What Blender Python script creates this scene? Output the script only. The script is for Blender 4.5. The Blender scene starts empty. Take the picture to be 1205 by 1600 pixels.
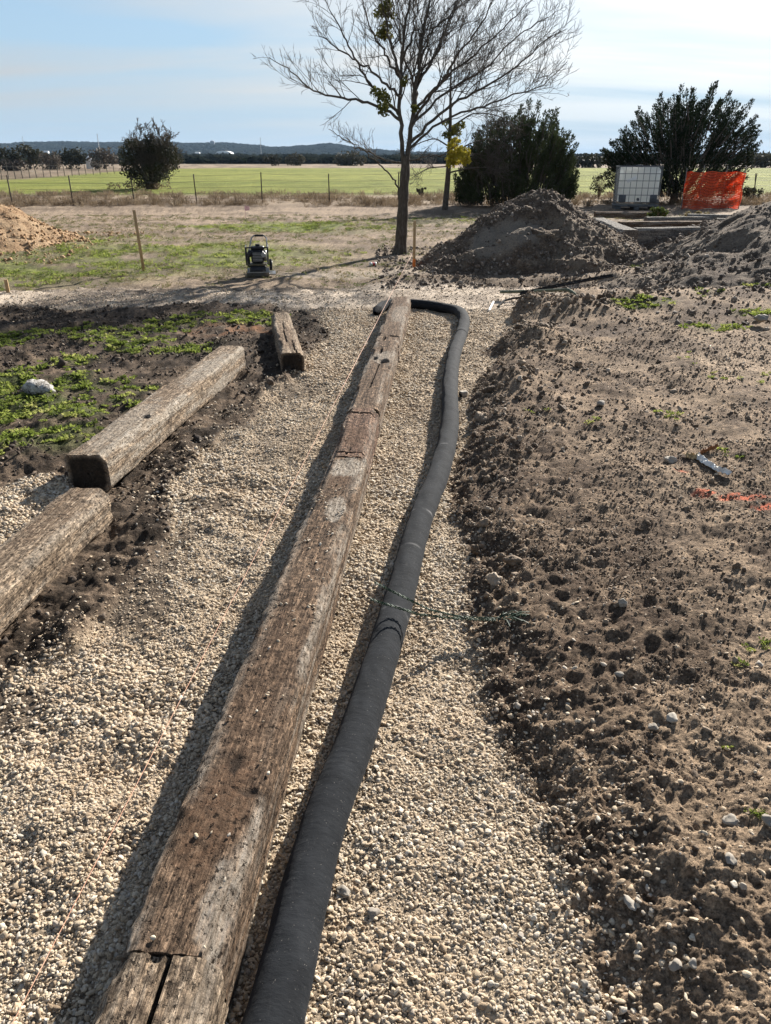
import bpy, math, random
import numpy as np
from mathutils import Vector, Matrix

R = math.radians
SC = bpy.context.scene
COL = SC.collection

# ------------------------------------------------------------------ camera
PITCH, FOC, CAMH = R(24.7), 1200.0, 1.5          # focal length in pixels of a 1205x1600 frame
cam_data = bpy.data.cameras.new('camera')
cam_data.sensor_fit = 'VERTICAL'; cam_data.sensor_height = 24.0
cam_data.lens = 24.0 * FOC / 1600.0
cam_data.clip_start = 0.05; cam_data.clip_end = 20000
cam = bpy.data.objects.new('camera', cam_data); COL.objects.link(cam)
cam.location = (0, 0, CAMH); cam.rotation_euler = (R(90) - PITCH, 0, 0)
SC.camera = cam

# ------------------------------------------------------------------ light, sky, exposure
SUN_EL, SUN_AZ = R(25.5), R(30)                    # azimuth measured from +Y towards +X
SUN_DIR = Vector((math.sin(SUN_AZ)*math.cos(SUN_EL), math.cos(SUN_AZ)*math.cos(SUN_EL), math.sin(SUN_EL)))
sd = bpy.data.lights.new('sun', 'SUN'); sd.energy = 5.0; sd.angle = R(0.6); sd.color = (1.0, 0.945, 0.87)
sun = bpy.data.objects.new('sun', sd); COL.objects.link(sun)
sun.rotation_euler = (-SUN_DIR).to_track_quat('-Z', 'Y').to_euler()
VS = SC.view_settings
VS.view_transform = 'Standard'; VS.look = 'None'; VS.gamma = 1.0; VS.use_curve_mapping = False
VS.exposure = 1.3
try:
    SC.cycles.volume_bounces = 0; SC.cycles.max_bounces = 6; SC.cycles.transparent_max_bounces = 8
except Exception: pass

SKY_OFF = (8.5, 11.5, 0.0)
world = bpy.data.worlds.new('World'); SC.world = world; world.use_nodes = True
def build_world():
    nt = world.node_tree; nt.nodes.clear(); N = nt.nodes.new; L = nt.links.new
    out = N('ShaderNodeOutputWorld'); bg = N('ShaderNodeBackground'); bg.inputs[1].default_value = 0.05
    sky = N('ShaderNodeTexSky'); sky.sky_type = 'NISHITA'; sky.sun_disc = False
    sky.sun_elevation = SUN_EL; sky.sun_rotation = SUN_AZ
    sky.altitude = 200; sky.air_density = 1.0; sky.dust_density = 0.15; sky.ozone_density = 1.6
    tc = N('ShaderNodeTexCoord')
    sep = N('ShaderNodeSeparateXYZ'); L(tc.outputs['Generated'], sep.inputs[0])
    def math_(op, a, b=None, clamp=False):
        m = N('ShaderNodeMath'); m.operation = op; m.use_clamp = clamp
        for i, v in enumerate((a, b)):
            if v is None: continue
            if isinstance(v, (int, float)): m.inputs[i].default_value = v
            else: L(v, m.inputs[i])
        return m.outputs[0]
    zz = math_('ADD', math_('MAXIMUM', sep.outputs[2], 0.0), 0.12)
    u = math_('DIVIDE', sep.outputs[0], zz); v = math_('DIVIDE', sep.outputs[1], zz)
    cmb = N('ShaderNodeCombineXYZ'); L(u, cmb.inputs[0]); L(v, cmb.inputs[1])
    mp = N('ShaderNodeMapping'); mp.inputs['Rotation'].default_value = (0, 0, R(14)); mp.inputs['Scale'].default_value = (0.24, 0.85, 1); mp.inputs['Location'].default_value = SKY_OFF
    L(cmb.outputs[0], mp.inputs[0])
    n1 = N('ShaderNodeTexNoise'); n1.inputs['Scale'].default_value = 1.15; n1.inputs['Detail'].default_value = 7; n1.inputs['Roughness'].default_value = 0.5; n1.inputs['Distortion'].default_value = 0.35
    L(mp.outputs[0], n1.inputs['Vector'])
    # forward scattering: thin cloud glows towards the sun
    dp = N('ShaderNodeVectorMath'); dp.operation = 'DOT_PRODUCT'; L(tc.outputs['Generated'], dp.inputs[0]); dp.inputs[1].default_value = SUN_DIR
    fw = math_('POWER', math_('MAXIMUM', dp.outputs['Value'], 0.0), 5.0)
    cov = N('ShaderNodeMapRange'); cov.inputs['From Min'].default_value = 0.33; cov.inputs['From Max'].default_value = 0.60
    L(n1.outputs[0], cov.inputs['Value'])
    # a bank of cirrus low in the sky, clearer overhead
    hz = N('ShaderNodeMapRange'); hz.inputs['From Min'].default_value = 0.15; hz.inputs['From Max'].default_value = 0.5
    hz.inputs['To Min'].default_value = 1.0; hz.inputs['To Max'].default_value = 0.2; L(sep.outputs[2], hz.inputs['Value'])
    lo = N('ShaderNodeMapRange'); lo.inputs['From Min'].default_value = 0.0; lo.inputs['From Max'].default_value = 0.10
    lo.inputs['To Min'].default_value = 0.25; lo.inputs['To Max'].default_value = 1.0; L(sep.outputs[2], lo.inputs['Value'])
    mask = math_('MULTIPLY', math_('MULTIPLY', math_('MULTIPLY', cov.outputs[0], hz.outputs[0]), lo.outputs[0]), 0.9)
    br = math_('ADD', math_('MULTIPLY', fw, 8.0), 4.6)
    cc = N('ShaderNodeVectorMath'); cc.operation = 'SCALE'; cc.inputs[0].default_value = (1.0, 0.995, 0.97); L(br, cc.inputs['Scale'])
    mix = N('ShaderNodeMix'); mix.data_type = 'RGBA'; L(mask, mix.inputs['Factor']); L(cc.outputs[0], mix.inputs['B'])
    # pale blue air above the horizon, the same all round
    hv = N('ShaderNodeMapRange'); hv.interpolation_type = 'SMOOTHSTEP'; hv.inputs['From Min'].default_value = -0.02; hv.inputs['From Max'].default_value = 0.34
    hv.inputs['To Min'].default_value = 0.93; hv.inputs['To Max'].default_value = 0.03; L(sep.outputs[2], hv.inputs['Value'])
    air = N('ShaderNodeMix'); air.data_type = 'RGBA'; L(hv.outputs[0], air.inputs['Factor']); L(sky.outputs[0], air.inputs['A']); air.inputs['B'].default_value = (3.3, 4.8, 6.5, 1)
    L(air.outputs['Result'], mix.inputs['A'])
    L(mix.outputs['Result'], bg.inputs[0]); L(bg.outputs[0], out.inputs[0])
build_world()

# ------------------------------------------------------------------ numpy noise
def _hash(ix, iy, iz, s):
    h = (ix.astype(np.int64)*374761393 + iy.astype(np.int64)*668265263 + iz.astype(np.int64)*2147483647 + s*1274126177) & 0xffffffff
    h = ((h ^ (h >> 13)) * 1274126177) & 0xffffffff
    h = ((h ^ (h >> 16)) * 2246822519) & 0xffffffff
    return ((h ^ (h >> 15)) & 0xffffff) / float(0xffffff)
def vn2(x, y, s=0):
    x = np.asarray(x, float); y = np.asarray(y, float)
    ix = np.floor(x); iy = np.floor(y); fx = x-ix; fy = y-iy
    fx = fx*fx*fx*(fx*(fx*6-15)+10); fy = fy*fy*fy*(fy*(fy*6-15)+10); z = np.zeros_like(ix)
    a = _hash(ix, iy, z, s); b = _hash(ix+1, iy, z, s); c = _hash(ix, iy+1, z, s); d = _hash(ix+1, iy+1, z, s)
    return (a*(1-fx)+b*fx)*(1-fy) + (c*(1-fx)+d*fx)*fy
def vn3(x, y, z, s=0):
    ix = np.floor(x); iy = np.floor(y); iz = np.floor(z); fx = x-ix; fy = y-iy; fz = z-iz
    fx = fx*fx*(3-2*fx); fy = fy*fy*(3-2*fy); fz = fz*fz*(3-2*fz)
    def pl(k):
        a = _hash(ix, iy, iz+k, s); b = _hash(ix+1, iy, iz+k, s); c = _hash(ix, iy+1, iz+k, s); d = _hash(ix+1, iy+1, iz+k, s)
        return (a*(1-fx)+b*fx)*(1-fy) + (c*(1-fx)+d*fx)*fy
    return pl(0)*(1-fz) + pl(1)*fz
def fbm(x, y, octv=4, s=0, gain=0.5):
    """0..1, mean about 0.5"""
    x = np.asarray(x, float); y = np.asarray(y, float); t = 0; a = 1; n = 0
    for k in range(octv):
        t = t + a*vn2(x, y, s+k*17); n += a; a *= gain
        x, y = (x*1.63 - y*1.18)+7.3, (x*1.18 + y*1.63)-3.1
    return t/n
def ridged(x, y, octv=3, s=0):
    x = np.asarray(x, float); y = np.asarray(y, float); t = 0; a = 1; n = 0
    for k in range(octv):
        t = t + a*(1-np.abs(2*vn2(x, y, s+k*23)-1)); n += a; a *= .5
        x, y = (x*1.63 - y*1.18)+1.3, (x*1.18 + y*1.63)-5.1
    return t/n
def ss(v, a=0.0, b=1.0):
    t = np.clip((np.asarray(v, float)-a)/(b-a), 0, 1); return t*t*(3-2*t)
def lerp(a, b, t): return a + (b-a)*t

# ------------------------------------------------------------------ photo measurement -> place
cP, sP = math.cos(PITCH), math.sin(PITCH)
def ray(px, py):
    u, v = px-602.5, py-800.0
    return u, -v*sP + FOC*cP, -v*cP - FOC*sP
def at(px, py, z=0.0):
    """ground point (height z) seen at a photo position"""
    u, dy, dz = ray(px, py); t = (z-CAMH)/dz
    return Vector((u*t, dy*t, z))
def atY(px, py, Y):
    u, dy, dz = ray(px, py); t = Y/dy
    return Vector((u*t, Y, CAMH+dz*t))

# ------------------------------------------------------------------ object helpers
def tag(o, label=None, cat=None, group=None, kind=None):
    if label: o['label'] = label
    if cat: o['category'] = cat
    if group: o['group'] = group
    if kind: o['kind'] = kind
    return o
def empty(name, loc=(0, 0, 0), rz=0.0):
    o = bpy.data.objects.new(name, None); COL.objects.link(o)
    o.location = loc; o.rotation_euler = (0, 0, rz); o.empty_display_size = .1
    return o
def mesh_np(name, V, F, smooth=False):
    """V (n,3); F (m,3) or (m,4) integer array"""
    V = np.asarray(V, np.float32); F = np.asarray(F, np.int32); k = F.shape[1]
    me = bpy.data.meshes.new(name)
    me.vertices.add(len(V)); me.vertices.foreach_set('co', V.ravel())
    me.loops.add(F.size); me.loops.foreach_set('vertex_index', F.ravel())
    me.polygons.add(len(F)); me.polygons.foreach_set('loop_start', np.arange(0, F.size, k, dtype=np.int32))
    me.update(calc_edges=True)
    if smooth: me.polygons.foreach_set('use_smooth', np.ones(len(F), bool))
    return me
def obj(name, me, mat=None, parent=None, loc=None, rot=None):
    o = bpy.data.objects.new(name, me); COL.objects.link(o)
    if mat is not None and not me.materials: me.materials.append(mat)
    if parent is not None: o.parent = parent
    if loc is not None: o.location = loc
    if rot is not None: o.rotation_euler = rot
    return o
def fattr(me, name, vals):
    a = me.attributes.new(name, 'FLOAT', 'POINT'); a.data.foreach_set('value', np.asarray(vals, np.float32))
def cattr(me, name, rgb):
    a = me.attributes.new(name, 'FLOAT_COLOR', 'POINT'); c = np.ones((len(rgb), 4), np.float32); c[:, :3] = rgb
    a.data.foreach_set('color', c.ravel())

class MB:
    """collects boxes, tubes and sheets into one mesh (vertices + polygons of any size)"""
    def __init__(s): s.v = []; s.f = []
    def add(s, V, F):
        o = len(s.v); s.v += [tuple(p) for p in V]; s.f += [tuple(i+o for i in f) for f in F]; return s
    def box(s, c, d, rot=None, bev=0.0):
        """box with chamfered vertical and horizontal edges"""
        hx, hy, hz = d[0]/2, d[1]/2, d[2]/2; b = min(bev, hx*.9, hy*.9, hz*.9)
        if b <= 0:
            V = [(x, y, z) for z in (-hz, hz) for y in (-hy, hy) for x in (-hx, hx)]
            F = [(0, 2, 3, 1), (4, 5, 7, 6), (0, 1, 5, 4), (2, 6, 7, 3), (0, 4, 6, 2), (1, 3, 7, 5)]
        else:
            V = []
            def ring(x, y, z):
                i = len(V); q = b
                V.extend([(-x+q, -y, z), (x-q, -y, z), (x, -y+q, z), (x, y-q, z), (x-q, y, z), (-x+q, y, z), (-x, y-q, z), (-x, -y+q, z)])
                return [i+k for k in range(8)]
            rs = [ring(hx-b*.7, hy-b*.7, -hz), ring(hx, hy, -hz+b), ring(hx, hy, hz-b), ring(hx-b*.7, hy-b*.7, hz)]
            F = [tuple(reversed(rs[0])), tuple(rs[3])]
            for a, c2 in zip(rs[:-1], rs[1:]):
                for k in range(8): F.append((a[k], a[(k+1) % 8], c2[(k+1) % 8], c2[k]))
        M = Matrix.Translation(Vector(c)) @ (rot.to_4x4() if rot is not None else Matrix())
        return s.add([M @ Vector(p) for p in V], F)
    def tube(s, pts, rad, n=8, cap=True):
        pts = [Vector(p) for p in pts]
        if not hasattr(rad, '__len__'): rad = [rad]*len(pts)
        V = []; F = []; up = None
        for i, p in enumerate(pts):
            d = (pts[min(i+1, len(pts)-1)] - pts[max(i-1, 0)]).normalized()
            if up is None: up = d.orthogonal().normalized()
            up = (up - d*up.dot(d)); up = up.normalized() if up.length > 1e-6 else d.orthogonal().normalized()
            sd_ = d.cross(up)
            for k in range(n):
                a = 2*math.pi*k/n; V.append(p + (up*math.cos(a) + sd_*math.sin(a))*rad[i])
        for i in range(len(pts)-1):
            for k in range(n):
                F.append((i*n+k, i*n+(k+1) % n, (i+1)*n+(k+1) % n, (i+1)*n+k))
        if cap: F.append(tuple(reversed(range(n)))); F.append(tuple((len(pts)-1)*n+k for k in range(n)))
        return s.add(V, F)
    def disc(s, c, axis, r, th, n=20):
        ax = Vector(axis).normalized(); c = Vector(c)
        return s.tube([c-ax*th/2, c-ax*th*.35, c+ax*th*.35, c+ax*th/2], [r*.94, r, r, r*.94], n)
    def mesh(s, name, smooth=False):
        me = bpy.data.meshes.new(name); me.from_pydata(s.v, [], s.f); me.update()
        if smooth:
            me.polygons.foreach_set('use_smooth', np.ones(len(me.polygons), bool)); me.set_sharp_from_angle(angle=R(38))
        return me
    def build(s, name, mat, parent=None, smooth=True, loc=None, rot=None):
        return obj(name, s.mesh(name, smooth), mat, parent, loc, rot)

def noise_disp(me, amp, freq, seed, aniso=(1, 1, 1)):
    n = len(me.vertices); co = np.empty(n*3, np.float32); me.vertices.foreach_get('co', co); co = co.reshape(-1, 3).astype(float)
    f = np.array(freq)*np.array(aniso)
    for k in range(3):
        co[:, k] += amp*2*(vn3(co[:, 0]*f[0]+9*k, co[:, 1]*f[1]+5, co[:, 2]*f[2]+k, seed+k)-.5)
    me.vertices.foreach_set('co', co.astype(np.float32).ravel()); me.update()

def ico(sub=2):
    import bmesh
    bm = bmesh.new(); bmesh.ops.create_icosphere(bm, subdivisions=sub, radius=1.0)
    V = np.array([v.co[:] for v in bm.verts]); F = np.array([[v.index for v in f.verts] for f in bm.faces]); bm.free()
    return V, F
ICO = {k: ico(k) for k in (1, 2, 3, 4)}
def rock_mesh(name, seed, sub=2, rough=.35, facet=.5, squash=(1, .8, .6), smooth=True, fine=0.0):
    V, F = ICO[sub]; V = V.copy(); rg = np.random.default_rng(seed)
    # chop with random planes for a broken-stone outline
    for k in range(int(10*facet)):
        d = rg.normal(size=3); d /= np.linalg.norm(d); c = rg.uniform(.55, .92)
        h = V @ d; ov = np.maximum(h-c, 0); V -= np.outer(ov*.9, d)
    r = 1 + rough*(vn3(V[:, 0]*1.7+seed, V[:, 1]*1.7, V[:, 2]*1.7, seed)-.5) + rough*.5*(vn3(V[:, 0]*4+seed, V[:, 1]*4, V[:, 2]*4, seed+3)-.5)
    if fine: r = r + fine*(vn3(V[:, 0]*9+seed, V[:, 1]*9, V[:, 2]*9, seed+5)-.5) + fine*.6*(vn3(V[:, 0]*19+seed, V[:, 1]*19, V[:, 2]*19, seed+6)-.5)
    V = V*r[:, None]*np.array(squash)
    return mesh_np(name, V, F, smooth)

# ------------------------------------------------------------------ materials
class NT:
    def __init__(s, name, rough=.9, spec=.2):
        s.m = bpy.data.materials.new(name); s.m.use_nodes = True; s.t = s.m.node_tree
        s.b = s.t.nodes['Principled BSDF']; s.b.inputs['Roughness'].default_value = rough
        s.b.inputs['Specular IOR Level'].default_value = spec
    def n(s, t): return s.t.nodes.new(t)
    def l(s, a, b): s.t.links.new(a, b)
    def coord(s, which='Object'): return s.n('ShaderNodeTexCoord').outputs[which]
    def pos(s): return s.n('ShaderNodeNewGeometry').outputs['Position']
    def map(s, vec, scale=(1, 1, 1), loc=(0, 0, 0)):
        m = s.n('ShaderNodeMapping'); m.inputs['Scale'].default_value = scale; m.inputs['Location'].default_value = loc; s.l(vec, m.inputs[0]); return m.outputs[0]
    def noise(s, vec, scale, detail=4, rough=.55, dist=0.0):
        n = s.n('ShaderNodeTexNoise'); n.inputs['Scale'].default_value = scale; n.inputs['Detail'].default_value = detail
        n.inputs['Roughness'].default_value = rough; n.inputs['Distortion'].default_value = dist
        if vec is not None: s.l(vec, n.inputs['Vector'])
        return n.outputs[0]
    def ramp(s, fac, stops):
        r = s.n('ShaderNodeValToRGB'); e = r.color_ramp.elements
        while len(e) < len(stops): e.new(.5)
        for q, (p, c) in zip(e, stops): q.position = p; q.color = (*c, 1) if len(c) == 3 else c
        s.l(fac, r.inputs[0]); return r.outputs[0]
    def mr(s, v, a, b, c=0.0, d=1.0):
        m = s.n('ShaderNodeMapRange'); s.l(v, m.inputs['Value'])
        for k, x in zip(('From Min', 'From Max', 'To Min', 'To Max'), (a, b, c, d)): m.inputs[k].default_value = x
        return m.outputs[0]
    def mix(s, f, a, b, mode='MIX'):
        m = s.n('ShaderNodeMix'); m.data_type = 'RGBA'; m.blend_type = mode
        for k, x in (('Factor', f), ('A', a), ('B', b)):
            if isinstance(x, (int, float)): m.inputs[k].default_value = x
            elif isinstance(x, (tuple, list)): m.inputs[k].default_value = (*x, 1)
            else: s.l(x, m.inputs[k])
        return m.outputs['Result']
    def mul(s, a, b):
        m = s.n('ShaderNodeMath'); m.operation = 'MULTIPLY'
        for i, x in enumerate((a, b)):
            if isinstance(x, (int, float)): m.inputs[i].default_value = x
            else: s.l(x, m.inputs[i])
        return m.outputs[0]
    def attr(s, name, out='Fac'):
        a = s.n('ShaderNodeAttribute'); a.attribute_name = name; return a.outputs[out]
    def rnd(s): return s.n('ShaderNodeObjectInfo').outputs['Random']
    def bump(s, h, strength=.5, dist=.01, prev=None):
        b = s.n('ShaderNodeBump'); b.inputs['Strength'].default_value = strength; b.inputs['Distance'].default_value = dist
        s.l(h, b.inputs['Height'])
        if prev is not None: s.l(prev, b.inputs['Normal'])
        return b.outputs[0]
    def done(s, col=None, normal=None, rough=None):
        if col is not None:
            if isinstance(col, tuple): s.b.inputs['Base Color'].default_value = (*col, 1)
            else: s.l(col, s.b.inputs['Base Color'])
        if normal is not None: s.l(normal, s.b.inputs['Normal'])
        if rough is not None: s.l(rough, s.b.inputs['Roughness'])
        return s.m
def plain(name, c, rough=.7, metal=0.0, var=.25, scale=30, spec=.3, bump=.15):
    """procedural material: one colour with mottling, wear and fine relief"""
    k = NT(name, rough, spec); p = k.coord('Object'); k.b.inputs['Metallic'].default_value = metal
    n = k.noise(p, scale, 6, .6)
    c1 = tuple(x*(1-var) for x in c); c2 = tuple(min(1, x*(1+var)) for x in c)
    col = k.ramp(n, [(.3, c1), (.7, c2)])
    return k.done(col, k.bump(n, bump, .004))

def mat_ground():
    k = NT('ground_soil', .95, .1); p = k.coord('Object'); base = k.attr('col', 'Color')
    n1 = k.noise(p, 55, 6, .65); n2 = k.noise(p, 9, 5, .6)
    c = k.mix(1.0, base, k.ramp(n1, [(.3, (.42, .41, .4)), (.5, (1, 1, 1)), (.7, (1.65, 1.62, 1.56))]), 'MULTIPLY')
    c = k.mix(1.0, c, k.ramp(n2, [(.3, (.8, .8, .8)), (.7, (1.2, 1.19, 1.17))]), 'MULTIPLY')
    n4 = k.noise(p, 120, 8, .78); c = k.mix(1.0, c, k.ramp(n4, [(.36, (.35, .34, .33)), (.5, (1, 1, 1)), (.64, (1.75, 1.72, 1.66))]), 'MULTIPLY')
    b = k.bump(n4, .8, .008); b = k.bump(n1, .75, .012, b); b = k.bump(k.noise(p, 190, 5, .65), .6, .005, b)
    return k.done(c, b)
M_GROUND = mat_ground()
def mat_field():
    k = NT('field_grass', .95, .1); p = k.coord('Object'); base = k.attr('col', 'Color')
    n1 = k.noise(k.map(p, (.5, .16, 1)), 1.0, 6, .65); n2 = k.noise(k.map(p, (.02, .15, 1)), 1.0, 4, .6)
    c = k.mix(1.0, base, k.ramp(n1, [(.3, (.7, .72, .7)), (.7, (1.3, 1.28, 1.25))]), 'MULTIPLY')
    c = k.mix(1.0, c, k.ramp(n2, [(.3, (.82, .86, .8)), (.7, (1.2, 1.15, 1.2))]), 'MULTIPLY')
    return k.done(c, k.bump(k.noise(p, 3, 5, .7), 1.0, .3))
M_FIELD = mat_field()
def mat_stone(name, stops, dirt=None):
    k = NT(name, .85, .25); p = k.coord('Object'); w = k.pos()
    c = k.ramp(k.rnd(), stops)
    n = k.noise(p, 2.2, 5, .6)
    c = k.mix(1.0, c, k.ramp(n, [(.3, (.72, .7, .66)), (.7, (1.18, 1.18, 1.18))]), 'MULTIPLY')
    big = k.noise(w, 1.6, 4, .6)
    c = k.mix(k.mr(big, .42, .68, 0, .55), c, dirt or (.36, .25, .13), 'MIX') if dirt else c
    return k.done(c, k.bump(k.noise(p, 5, 4, .6), .25, .25))
M_PEB = mat_stone('limestone_gravel', [(0, (.22, .16, .107)), (.15, (.42, .33, .227)), (.45, (.55, .45, .325)), (.7, (.62, .53, .405)), (.86, (.36, .318, .27)), (1.0, (.72, .65, .535))], (.44, .325, .21))
M_CLOD = mat_stone('soil_clod', [(0, (.095, .068, .047)), (.3, (.15, .11, .076)), (.65, (.22, .165, .115)), (.9, (.31, .24, .172)), (1, (.46, .39, .31))])
M_CLODDARK = mat_stone('dark_soil_clod', [(0, (.034, .025, .019)), (.5, (.072, .053, .039)), (.9, (.13, .098, .072)), (1, (.22, .175, .135))])
M_CLODGREY = mat_stone('grey_soil_clod', [(0, (.08, .06, .046)), (.5, (.15, .116, .089)), (.9, (.24, .19, .148)), (1, (.40, .34, .275))])
M_SANDCLOD = mat_stone('sand_clod', [(0, (.26, .15, .075)), (.5, (.40, .25, .13)), (1, (.50, .34, .19))])
M_ROCK = mat_stone('pale_rock', [(0, (.25, .22, .185)), (1, (.42, .38, .32))])

def mat_leaf(name, stops, trans=.25, rough=.75, spec=.12):
    k = NT(name, rough, spec); p = k.coord('Object')
    n = k.noise(k.pos(), 6.0, 4, .6)
    a = k.n('ShaderNodeMath'); a.operation = 'ADD'; k.l(k.mul(k.rnd(), .5), a.inputs[0]); k.l(k.mul(n, .6), a.inputs[1])
    c = k.ramp(a.outputs[0], stops); k.done(c)
    tr = k.n('ShaderNodeBsdfTranslucent'); k.l(c, tr.inputs[0]); ad = k.n('ShaderNodeMixShader'); ad.inputs[0].default_value = trans
    k.l(k.b.outputs[0], ad.inputs[1]); k.l(tr.outputs[0], ad.inputs[2])
    k.l(ad.outputs[0], k.t.nodes['Material Output'].inputs[0]); return k.m
M_WEED = mat_leaf('weed_leaf', [(.2, (.08, .105, .025)), (.5, (.17, .215, .045)), (.72, (.29, .33, .08)), (.9, (.38, .36, .14))], .5)
M_LAWN = mat_leaf('lawn_blade', [(.2, (.06, .085, .02)), (.45, (.11, .14, .035)), (.6, (.24, .20, .10)), (.85, (.34, .28, .17))], .3)
M_DRY = mat_leaf('dry_grass', [(.2, (.10, .072, .045)), (.5, (.21, .155, .10)), (.85, (.33, .26, .175))], .25)
M_JUNIPER = mat_leaf('juniper_foliage', [(.2, (.014, .022, .011)), (.5, (.030, .044, .020)), (.8, (.068, .080, .036))], .15)
M_OAK = mat_leaf('oak_foliage', [(.2, (.025, .025, .016)), (.5, (.045, .045, .027)), (.8, (.08, .075, .05))], .15)
M_FARWOOD = mat_leaf('far_wood', [(.2, (.006, .009, .007)), (.5, (.011, .014, .010)), (.8, (.020, .022, .016))], .0, 1.0, 0.0)
M_BROWNBRUSH = mat_leaf('brown_brush', [(.2, (.05, .04, .034)), (.5, (.09, .075, .06)), (.8, (.14, .115, .09))], .1)
M_MISTLETOE = mat_leaf('mistletoe_leaf', [(.2, (.05, .055, .016)), (.5, (.09, .095, .025)), (.8, (.15, .14, .04))], .3)
M_MISTYELLOW = mat_leaf('yellow_mistletoe_leaf', [(.2, (.22, .19, .02)), (.5, (.40, .34, .04)), (.8, (.55, .46, .07))], .4)
def mat_bark():
    k = NT('tree_bark', .95, .1); p = k.coord('Object')
    n = k.noise(k.map(p, (9, 9, 2.2)), 4, 6, .65)
    return k.done(k.ramp(n, [(.3, (.045, .037, .03)), (.55, (.105, .088, .07)), (.75, (.17, .15, .125))]), k.bump(n, .9, .03))
M_BARK = mat_bark()
M_TWIG = plain('twig_bark', (.085, .07, .056), .9, 0, .3, 8)

# ================================================================== ground
def world_poly(pts, z=0.0): return np.array([at(a, b, z)[:2] for a, b in pts])
GRAVEL = world_poly([(1010, 1750), (938, 1560), (903, 1400), (812, 1215), (742, 1090), (740, 980), (722, 880), (706, 760), (732, 640), (764, 560),
    (792, 505), (815, 480), (900, 464), (948, 455), (950, 447), (800, 451), (700, 442), (640, 440), (500, 451), (300, 452), (0, 453), (-300, 455),
    (-300, 489), (0, 486), (150, 483), (300, 480), (430, 481), (490, 492), (515, 512), (500, 545), (455, 590), (370, 662), (285, 745), (268, 820), (222, 900),
    (135, 1008), (0, 1084), (-200, 1200), (-450, 1750)])
def sdf(poly, X, Y):
    """signed distance, positive inside"""
    d2 = np.full(X.shape, 1e9); ins = np.zeros(X.shape, bool); n = len(poly)
    for i in range(n):
        ax, ay = poly[i]; bx, by = poly[(i+1) % n]; ex, ey = bx-ax, by-ay
        t = np.clip(((X-ax)*ex + (Y-ay)*ey)/(ex*ex+ey*ey+1e-12), 0, 1)
        d2 = np.minimum(d2, (X-ax-t*ex)**2 + (Y-ay-t*ey)**2)
        c = ((ay > Y) != (by > Y)) & (X < (bx-ax)*(Y-ay)/((by-ay) if abs(by-ay) > 1e-9 else 1e-9) + ax)
        ins ^= c
    d = np.sqrt(d2); return np.where(ins, d, -d)
def blob(px, py, rx, ry, X, Y):
    c = at(px, py); return np.exp(-(((X-c.x)/rx)**2 + ((Y-c.y)/ry)**2))
BERMS = [(838, 548, .30, .45, .10), (800, 615, .20, .4, .08), (870, 508, .4, .35, .10), (760, 690, .14, .5, .05), (960, 500, .7, .35, .08), (825, 495, .25, .2, .12), (915, 482, .4, .25, .08)]
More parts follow.
